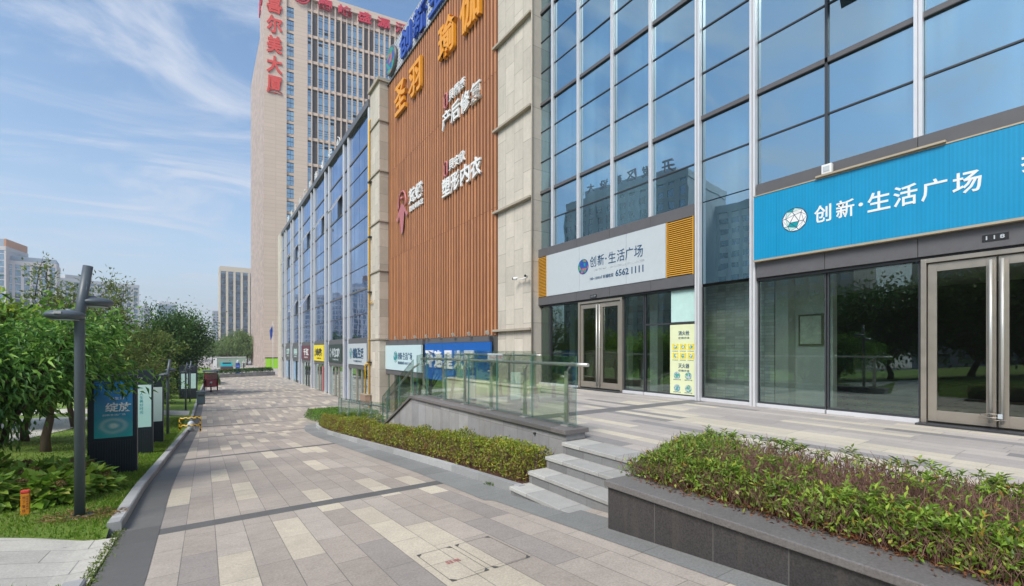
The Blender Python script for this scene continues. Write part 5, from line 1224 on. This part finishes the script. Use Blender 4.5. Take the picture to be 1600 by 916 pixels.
for k, (px, d, h, lab) in enumerate(((346, 124, 6.0, 'leftmost of the far grey green willows'), (360, 121, 7.6, 'far grey green willow with a tall mop crown'), (374, 119, 8.4, 'tallest of the far grey green willows, before the striped tower'), (386, 116, 8.0, 'far grey green willow touching the beige tower'), (331, 130, 6.6, 'far willow just right of the dark round tree'))):
    P = cam_pt(rr(px), d); tree('willow_tree', lab, (P.x, P.y, -2.78), h, 3.3, 1.6, 8, 50+k, 5200, .55, .16, 'willow', sig=.18, down=1.6, droop=.2, group='far willows', r0=.16)
for k, (px, d, h, lab) in enumerate(((300, 150, 7.5, 'far dark tree between the round tree and the willows'), (318, 160, 8.5, 'far dark tree below the slim grey tower'), (240, 90, 8, 'park tree behind the hazy apartment block foot'), (205, 80, 7.5, 'park tree behind the olive bushes'))):
    P = cam_pt(rr(px), d); tree('park_tree', lab, (P.x, P.y, -2.78), h, 3.4, 1.6, 8, 70+k, 5000, .45, .24, 'dark', sig=.18, group='far park trees', r0=.16)
# trees across the lawn, outside the picture, that the shop glass mirrors
proto = tree('park_tree', 'dense dark park tree across the lawn facing the shop windows', (-11.0, 1.2, lawn_z(-11, 1.2)), 4.9, 2.6, .7, 9, 91, 15000, .24, .13, 'dark', sig=.17, group='park trees facing the shops', twigs=7, r0=.12)
for x, y, s, rz in ((-12.5, 6.2, 1.15, 1.1), (-11.0, -3.9, 1.05, 2.3), (-12, -8.5, 1.2, 3.4), (-11.2, -14, 1.0, 4.4), (-14.5, 13, 1.2, 5.2), (-15, 21, 1.2, .6), (-13.5, 2.5, 1.25, 2.0), (-16, -4, 1.3, 2.9), (-11.2, -1.2, 1.05, 3.0), (-11.2, 3.9, 1.1, 4.0), (-12.0, 9.4, 1.15, 5.0), (-10.6, -6.2, 1.0, .4), (-12.5, 14.5, 1.1, 1.7)):
    c = copy_tree(proto); c.location = (x, y, lawn_z(x, y)); c.scale = (s, s, s*(1.0 if s < 1.15 else .95)); c.rotation_euler.z = rz

# clipped hedges: leafy shells over a thicket of twigs
def hedge(name, label, inside, x0, x1, y0, y1, zt, zb, n, ll, lw, mat, group=None, mixm=None, seed=1, cat='hedge', core=True, twign=0, bare=None):
    t = thing(name, label, cat, ((x0+x1)/2, (y0+y1)/2, zb((x0+x1)/2, (y0+y1)/2)), group)
    rg = np.random.default_rng(seed); C = []; N_ = []
    while sum(len(c) for c in C) < n:
        k = n*2; X = rg.uniform(x0, x1, k); Y = rg.uniform(y0, y1, k)
        lo, hi, prof = [], [], []
        ins = np.array([inside(x, y) for x, y in zip(X, Y)])      # distance in from the bed's edge (m), negative outside
        ok = ins > 0; X, Y, ins = X[ok], Y[ok], ins[ok]
        b_ = np.array([zb(x, y) for x, y in zip(X, Y)]); h = np.array([zt(x, y) for x, y in zip(X, Y)])
        round_ = np.clip(ins/.16, 0, 1)**.55
        u = rg.uniform(0, 1, len(X)); edge = ins < .17
        z = np.where(edge, b_ + h*round_*np.maximum(.1, u**.6), b_ + h*round_*(1-.28*rg.exponential(.55, len(X)).clip(0, 2.2)))
        z += rg.normal(0, .018, len(X)); C.append(np.stack([X, Y, z], 1)); N_.append(round_)
    C = np.concatenate(C)[:n]
    hh = C[:, 2] - np.array([zb(x, y) for x, y in C[:, :2]]); C = C[rg.uniform(0, 1, len(C)) < np.clip(hh/.15-.12, .05, 1)]
    if bare is not None: C = C[rg.uniform(0, 1, len(C)) > np.array([bare(x, y) for x, y in C[:, :2]])]
    m_ = len(C); D = rdir(m_, .75); leaves('foliage', LM[mat], C, D, rdir(m_, 1.4), NR.uniform(.6, 1.3, m_)*ll, NR.uniform(.7, 1.2, m_)*lw, t, droop=.05)
    if twign:
        k = 0; mb = MB(); r2 = random.Random(seed)
        while k < twign:
            x, y = r2.uniform(x0, x1), r2.uniform(y0, y1); i_ = inside(x, y)
            if i_ < .06: continue
            b_ = zb(x, y); h = zt(x, y)*min(1, i_/.16)**.5*r2.uniform(.55, 1.04); a = r2.uniform(0, 6.28); q = r2.uniform(.02, .14)
            p = [(x, y, b_-.02), (x+math.cos(a)*q*.5, y+math.sin(a)*q*.5, b_+h*.55), (x+math.cos(a)*q*.8, y+math.sin(a)*q*.8, b_+h)]
            mb.tube(p, [.0042, .003, .0016], 3, cap=False); k += 1
            for _ in range(2):
                s_ = Vector(p[1]).lerp(Vector(p[2]), r2.random()); mb.tube([s_, s_+Vector((r2.uniform(-.06,.06), r2.uniform(-.06,.06), r2.uniform(.02,.10)))], [.0024, .0012], 3, cap=False)
        mb.build('twigs', M['twig'], t)
    return t
def smooth(a, b_, x): u = min(1, max(0, (x-a)/(b_-a))); return u*u*(3-2*u)
import mathutils.noise as mn
def nz(x, y, s): return mn.noise(Vector((x*s, y*s, 3.7)))
def in_pl(x, y): return min(x-3.28-.05*nz(0, y, 2.2), 4.62+.06*nz(1, y, 2)-x, 3.06+.05*nz(x, 0, 3)-y)
def bare_pl(x, y):    # the middle of the bed has lost its leaves
    return .93*smooth(3.48, 3.66, x+.12*nz(x, y, 2.5))*(1-smooth(4.48, 4.58, x+.07*nz(x, y, 2.5)))*(1 if nz(x, y, 1.7) > -.42 else .3)*(1-smooth(2.35, 2.7, y)*.7)
hedge('azalea_bed', 'leafy azalea bushes with bare reddish twigs in the dark granite planter', in_pl, 3.2, 4.7, -1.4, 3.15, lambda x, y: .215+.09*smooth(3.4, 3.9, x)+.05*nz(x, y, 1.6)+.04*smooth(4.3, 4.55, x), lambda x, y: .035, 52000, .048, .0175, 'azalea', seed=4, twign=7500, bare=bare_pl, cat='bushes')
# whorled shoots that stand above the bushes
r2 = random.Random(77); C, D = [], []
for _ in range(240):
    x, y = r2.choice([r2.uniform(3.35, 3.6), r2.uniform(3.35, 4.55), r2.uniform(4.42, 4.6), r2.uniform(4.42, 4.6)]), r2.uniform(-1, 3.02)
    if in_pl(x, y) < .04: continue
    z = .035+.215+.09*smooth(3.4, 3.9, x)+.05*nz(x, y, 1.6)+r2.uniform(-.03, .08)
    for q in range(9): a = q*2.4; el = r2.uniform(.1, 1.0); C.append((x, y, z-.012*q*.4)); D.append((math.cos(a), math.sin(a), el))
C, D = np.array(C), np.array(D); shoots = leaves('young_shoots', LM['azalea'], C, D, np.tile([0., 0, 1.], (len(C), 1))+D*-.4, NR.uniform(.04, .075, len(C)), NR.uniform(.014, .022, len(C)), None)
az = [o for o in col.objects if o.name == 'azalea_bed'][0]; shoots.parent = az; shoots.matrix_parent_inverse = Matrix.Translation(-az.location)
def in_h(x, y): return min(x-hk_x(y)-.10+.03*nz(0, y, 2), (4.06 if y < 13.1 else 4.30)-x, y-4.66, 21.0-y)
hedge('clipped_hedge', 'long yellow green clipped hedge below the grey ramp wall', in_h, 3.2, 4.4, 4.6, 21.1, lambda x, y: .45+.10*nz(x, y, 2.3)+.05*nz(y, x, .8)-.05*(y < 5.2), lambda x, y: gz(x, y)+.06, 50000, .046, .021, 'hedge', seed=6, twign=3600)
mb = MB(); 
for y0_, y1_ in zip(fr(4.66, 21, 20), fr(4.66, 21, 20)[1:]):
    xa, xb = hk_x(y0_)+.02, hk_x(y1_)+.02; X1 = 4.08 if y1_ < 13.2 else 4.32
    mb.add([(xa,y0_,gz(xa,y0_)+.075),(X1,y0_,gz(X1,y0_)+.075),(X1,y1_,gz(X1,y1_)+.075),(xb,y1_,gz(xb,y1_)+.075)], [(0,1,2,3)])
tag(mb.build('soil', M['soil']), kind='structure')
def in_g(x, y): return min(x-4.12, 6.2-x, y-19.2, 27.6-y, 1.2*(x-4.0)-.30*(y-24)+.1)
hedge('clipped_hedge', 'greener low hedge behind the end of the yellow green hedge', lambda x, y: min(x-4.2-.04*(y-19), 6.3-x, y-18.9, 27.4-y), 4.1, 6.4, 18.8, 27.5, lambda x, y: .52+.05*nz(x, y, .9), lambda x, y: gz(x, y), 15000, .085, .04, 'hedge_green', seed=9, twign=500)
def bedU(x, y): return (Vector((x, y, 0))-P0b).dot(Ub), (Vector((x, y, 0))-P0b).dot(-Nb)
P0b, P1b = Vector((1.3, 71.6, 0)), Vector((8.8, 77.6, 0)); Ub = (P1b-P0b).normalized(); Nb = Ub.cross(Vector((0,0,1)))
def in_b(x, y):
    u, v = bedU(x, y); return min(u-.1, 9.6-u, v-.12, 1.5-v)
hedge('clipped_hedge', 'dark clipped hedge growing in the low planter across the far end', in_b, 1, 10.2, 71, 79.5, lambda x, y: .62, lambda x, y: -2.17, 7000, .16, .09, 'dark', seed=12)
hedge('clipped_hedge', 'dark rounded hedge beside the red tricycle', lambda x, y: min(x+.9, 1.35-x, y-57, 63-y), -1, 1.4, 57, 63, lambda x, y: 1.0, lambda x, y: -2.5, 7000, .14, .08, 'dark', seed=13)

# hydrangeas under the peach tree: broad leaves and faded heads, plant by plant
def hydrangea(label, x, y, s, seed):
    rg = np.random.default_rng(seed); z = lawn_z(x, y); t = thing('hydrangea', label, 'hydrangea', (x, y, z), 'hydrangeas under the peach tree')
    n = int(520*s); a = rg.uniform(0, 2*np.pi, n); el = np.arccos(rg.uniform(.02, 1, n)); r = .46*s*rg.uniform(.72, 1.05, n)
    o_ = np.stack([np.cos(a)*np.sin(el), np.sin(a)*np.sin(el), np.cos(el)], 1); C = np.array([x, y, z+.02]) + o_*r[:, None]*np.array([1, 1, .85])
    D = o_*np.array([1, 1, .15]) + rg.normal(0, .35, (n, 3)); N_ = o_*.6 + np.array([0, 0, 1.0]) + rg.normal(0, .25, (n, 3))
    leaves('foliage', LM['hydrangea'], C, D, N_, rg.uniform(.10, .19, n), rg.uniform(.075, .125, n), t, fold=.06, droop=.12)
    mb = MB()
    for k in range(9): q = 2*math.pi*k/9; mb.tube([(x, y, z-.02), (x+math.cos(q)*.16*s, y+math.sin(q)*.16*s, z+.2*s), (x+math.cos(q)*.3*s, y+math.sin(q)*.3*s, z+.32*s)], [.009, .007, .004], 5)
    mb.build('stem', M['twig'], t)
    nb = max(1, int(3*s)); 
    for k in range(nb):
        q = rg.uniform(0, 6.28); rr_ = rg.uniform(.08, .34)*s; c = np.array([x+math.cos(q)*rr_, y+math.sin(q)*rr_, z+.40*s*math.sqrt(max(.1, 1-(rr_/(.45*s))**2))])
        m_ = 110; dd = rg.normal(size=(m_, 3)); dd /= np.linalg.norm(dd, axis=1, keepdims=True); dd[:, 2] = np.abs(dd[:, 2])
        leaves('faded_flower', LM['bloom'], c + dd*.055, dd+rg.normal(0, .6, (m_, 3)), dd, np.full(m_, .03), np.full(m_, .024), t)
for k, (lab, x, y, s) in enumerate((('hydrangea nearest the orange marker post', -1.72, 8.15, .86), ('hydrangea at the far left edge in front of the peach trunk', -2.25, 8.0, .9), ('hydrangea with faded heads beside the tall lamp post', -1.46, 8.85, .8), ('hydrangea in the middle of the clump', -2.0, 8.85, 1.05), ('hydrangea behind the clump by the peach trunk', -2.5, 9.2, 1.05), ('low hydrangea left of the first navy panel', -1.75, 9.75, .85), ('hydrangea with brown heads at the left picture edge', -2.75, 8.5, 1.0))):
    hydrangea(lab, x, y, s, 100+k)

# loose stuff on the ground
n = 5200; x = NR.uniform(3.2, 3.75, n); y = NR.uniform(-1, 2.85, n); keep = NR.uniform(0, 1, n) < np.clip((x-3.22)/.16, .02, 1); x, y = x[keep], y[keep]; n = len(x)
tag(leaves('leaf_litter', LM['litter'], np.stack([x, y, np.where(x < 3.41, .058, .040)+NR.uniform(0, .03, n)*(x > 3.3)], 1), rdir(n)*np.array([1, 1, .25]), rdir(n, 3), NR.uniform(.02, .045, n), NR.uniform(.009, .018, n)), kind='stuff')
n = 52000
x = -.86 - NR.exponential(1.1, n); y = 2.0 + 28*NR.uniform(0, 1, n)**1.7; 
kx = np.array([kerb_x(q) for q in y]); x = np.minimum(x, kx-.125-NR.exponential(.02, n))
yo = y + .25*(x+.74); ok = (x > -7) & ~((yo > 4.70) & (yo < 6.14)); x, y = x[ok], y[ok]; n = len(x)
z = np.array([lawn_z(a, b_) for a, b_ in zip(x, y)]); hgt = NR.uniform(.022, .055, n)
ye = NR.uniform(4.70, 4.72, 700); xe = -.9-NR.uniform(0, 4, 700); ye = 4.70-.25*(xe+.74)-NR.exponential(.02, 700)
x = np.concatenate([x, xe]); y = np.concatenate([y, ye]); hgt = np.concatenate([hgt, NR.uniform(.03, .06, 700)]); n = len(x); z = np.array([lawn_z(a, b_) for a, b_ in zip(x, y)])
tag(leaves('grass', M['blade'], np.stack([x, y, z-.004], 1), rdir(n)*np.array([.45, .45, .1])+np.array([0, 0, 1.0]), rdir(n), hgt, NR.uniform(.006, .011, n)*(1+y/12), fold=0, droop=0), kind='stuff')
n = 420; a = NR.uniform(0, 6.28, n); q = np.sqrt(NR.uniform(.02, 1, n)); x = -1.14+np.cos(a)*q*.36; y = 7.0+np.sin(a)*q*.34; z = np.array([lawn_z(p, s_) for p, s_ in zip(x, y)])+.02+NR.uniform(0, .02, n)
tag(leaves('dry_grass', LM['bloom'], np.stack([x, y, z], 1), rdir(n)*np.array([1, 1, .2]), rdir(n, 2), NR.uniform(.03, .07, n), NR.uniform(.006, .012, n)), kind='stuff')
# weeds and crumbs in the joint along the pale pad
n = 900; y = NR.uniform(4.5, 6.45, n); x = -.74 + NR.normal(0, .03, n) - .02; z = np.array([gz(a, b_) for a, b_ in zip(x, y)])+.006
tag(leaves('weeds', LM['olive'], np.stack([x, y, z], 1), rdir(n, .6), rdir(n, 1), NR.uniform(.015, .04, n), NR.uniform(.006, .014, n)), kind='stuff')
n = 260; a = NR.uniform(0, 6.28, n); q = NR.uniform(0, .12, n); x = 3.30+np.cos(a)*q*.8; y = 5.35+np.sin(a)*q*1.3; z = np.array([gz(p, s_) for p, s_ in zip(x, y)])+.005
wd = leaves('kerb_weed', LM['willow'], np.stack([x, y, z], 1), rdir(n, .8), rdir(n, 1), NR.uniform(.03, .07, n), NR.uniform(.008, .016, n)); tag(wd, 'pale weed tuft growing at the foot of the hedge kerb', 'weed')

# scooter rider beyond the far planter
def person(label, joints, radii, edges, mat, loc):
    me = bpy.data.meshes.new('person'); me.from_pydata([tuple(j) for j in joints], edges, []); me.materials.append(mat)
    o = link_mesh('person', me); o.location = loc; tag(o, label, 'person')
    sk = o.modifiers.new('skin', 'SKIN'); o.modifiers.new('sub', 'SUBSURF').levels = 1
    for i, r_ in enumerate(radii): me.skin_vertices[0].data[i].radius = (r_, r_)
    me.skin_vertices[0].data[0].use_root = True; return o
J = [(0,0,.80),(0,.02,1.05),(0,-.02,1.30),(0,-.02,1.42),(0,-.03,1.56),(0,-.02,1.66),(.17,-.02,1.33),(.24,-.2,1.12),(.22,-.42,1.02),(-.17,-.02,1.33),(-.24,-.2,1.12),(-.22,-.42,1.02),(.10,0,.78),(.14,-.38,.74),(.13,-.36,.36),(.13,-.48,.30),(-.10,0,.78),(-.14,-.38,.74),(-.13,-.36,.36),(-.13,-.48,.30)]
Rr = [.15,.14,.16,.06,.10,.09,.065,.05,.04,.065,.05,.04,.10,.075,.05,.04,.10,.075,.05,.04]
Ed = [(0,1),(1,2),(2,3),(3,4),(4,5),(2,6),(6,7),(7,8),(2,9),(9,10),(10,11),(0,12),(12,13),(13,14),(14,15),(0,16),(16,17),(17,18),(18,19)]
P = cam_pt(rr(380.5), 96); PL = (P.x, P.y, -2.72)
person('person in a pale top riding a dark scooter beyond the planter', J, Rr, Ed, pm('pale_clothes', (.55,.53,.50), .8), PL)
scoot = thing('motor_scooter', 'dark motor scooter carrying a rider beyond the far planter', 'scooter', PL); X, Y, Z = PL
mb = MB(); mb.xprism([(Y-.62,Z+.30),(Y-.48,Z+.95),(Y-.42,Z+.95),(Y-.45,Z+.34),(Y-.12,Z+.30),(Y-.1,Z+.66),(Y+.5,Z+.70),(Y+.55,Z+.45),(Y+.1,Z+.24),(Y-.5,Z+.24)][::-1], X-.13, X+.13); mb.build('body', M['black'], scoot, bevel=.02)
mb = MB(); mb.tube([(X-.3,Y-.44,Z+1.0),(X+.3,Y-.44,Z+1.0)], .02, 6); mb.build('handlebar', M['frame_dark'], scoot)
for y in (-.62, .48): mb = MB(); mb.tube([(X-.05,Y+y,Z+.24),(X+.05,Y+y,Z+.24)], .24, 14); mb.build('wheel', M['black'], scoot)

# ------------------------------------------------------------------ the hazy summer air
hb = MB(); hb.box(-900, 900, -120, 1100, -4.2, 92); hz_ = hb.build('haze', bpy.data.materials.new('haze_air')); tag(hz_, kind='stuff')
hm = hz_.data.materials[0]; hm.use_nodes = True; t = hm.node_tree; t.nodes.remove(t.nodes['Principled BSDF'])
pv = t.nodes.new('ShaderNodeVolumePrincipled'); pv.inputs['Color'].default_value = (.86, .90, .96, 1); pv.inputs['Density'].default_value = .0006; pv.inputs['Anisotropy'].default_value = .2
t.links.new(pv.outputs[0], t.nodes['Material Output'].inputs['Volume'])
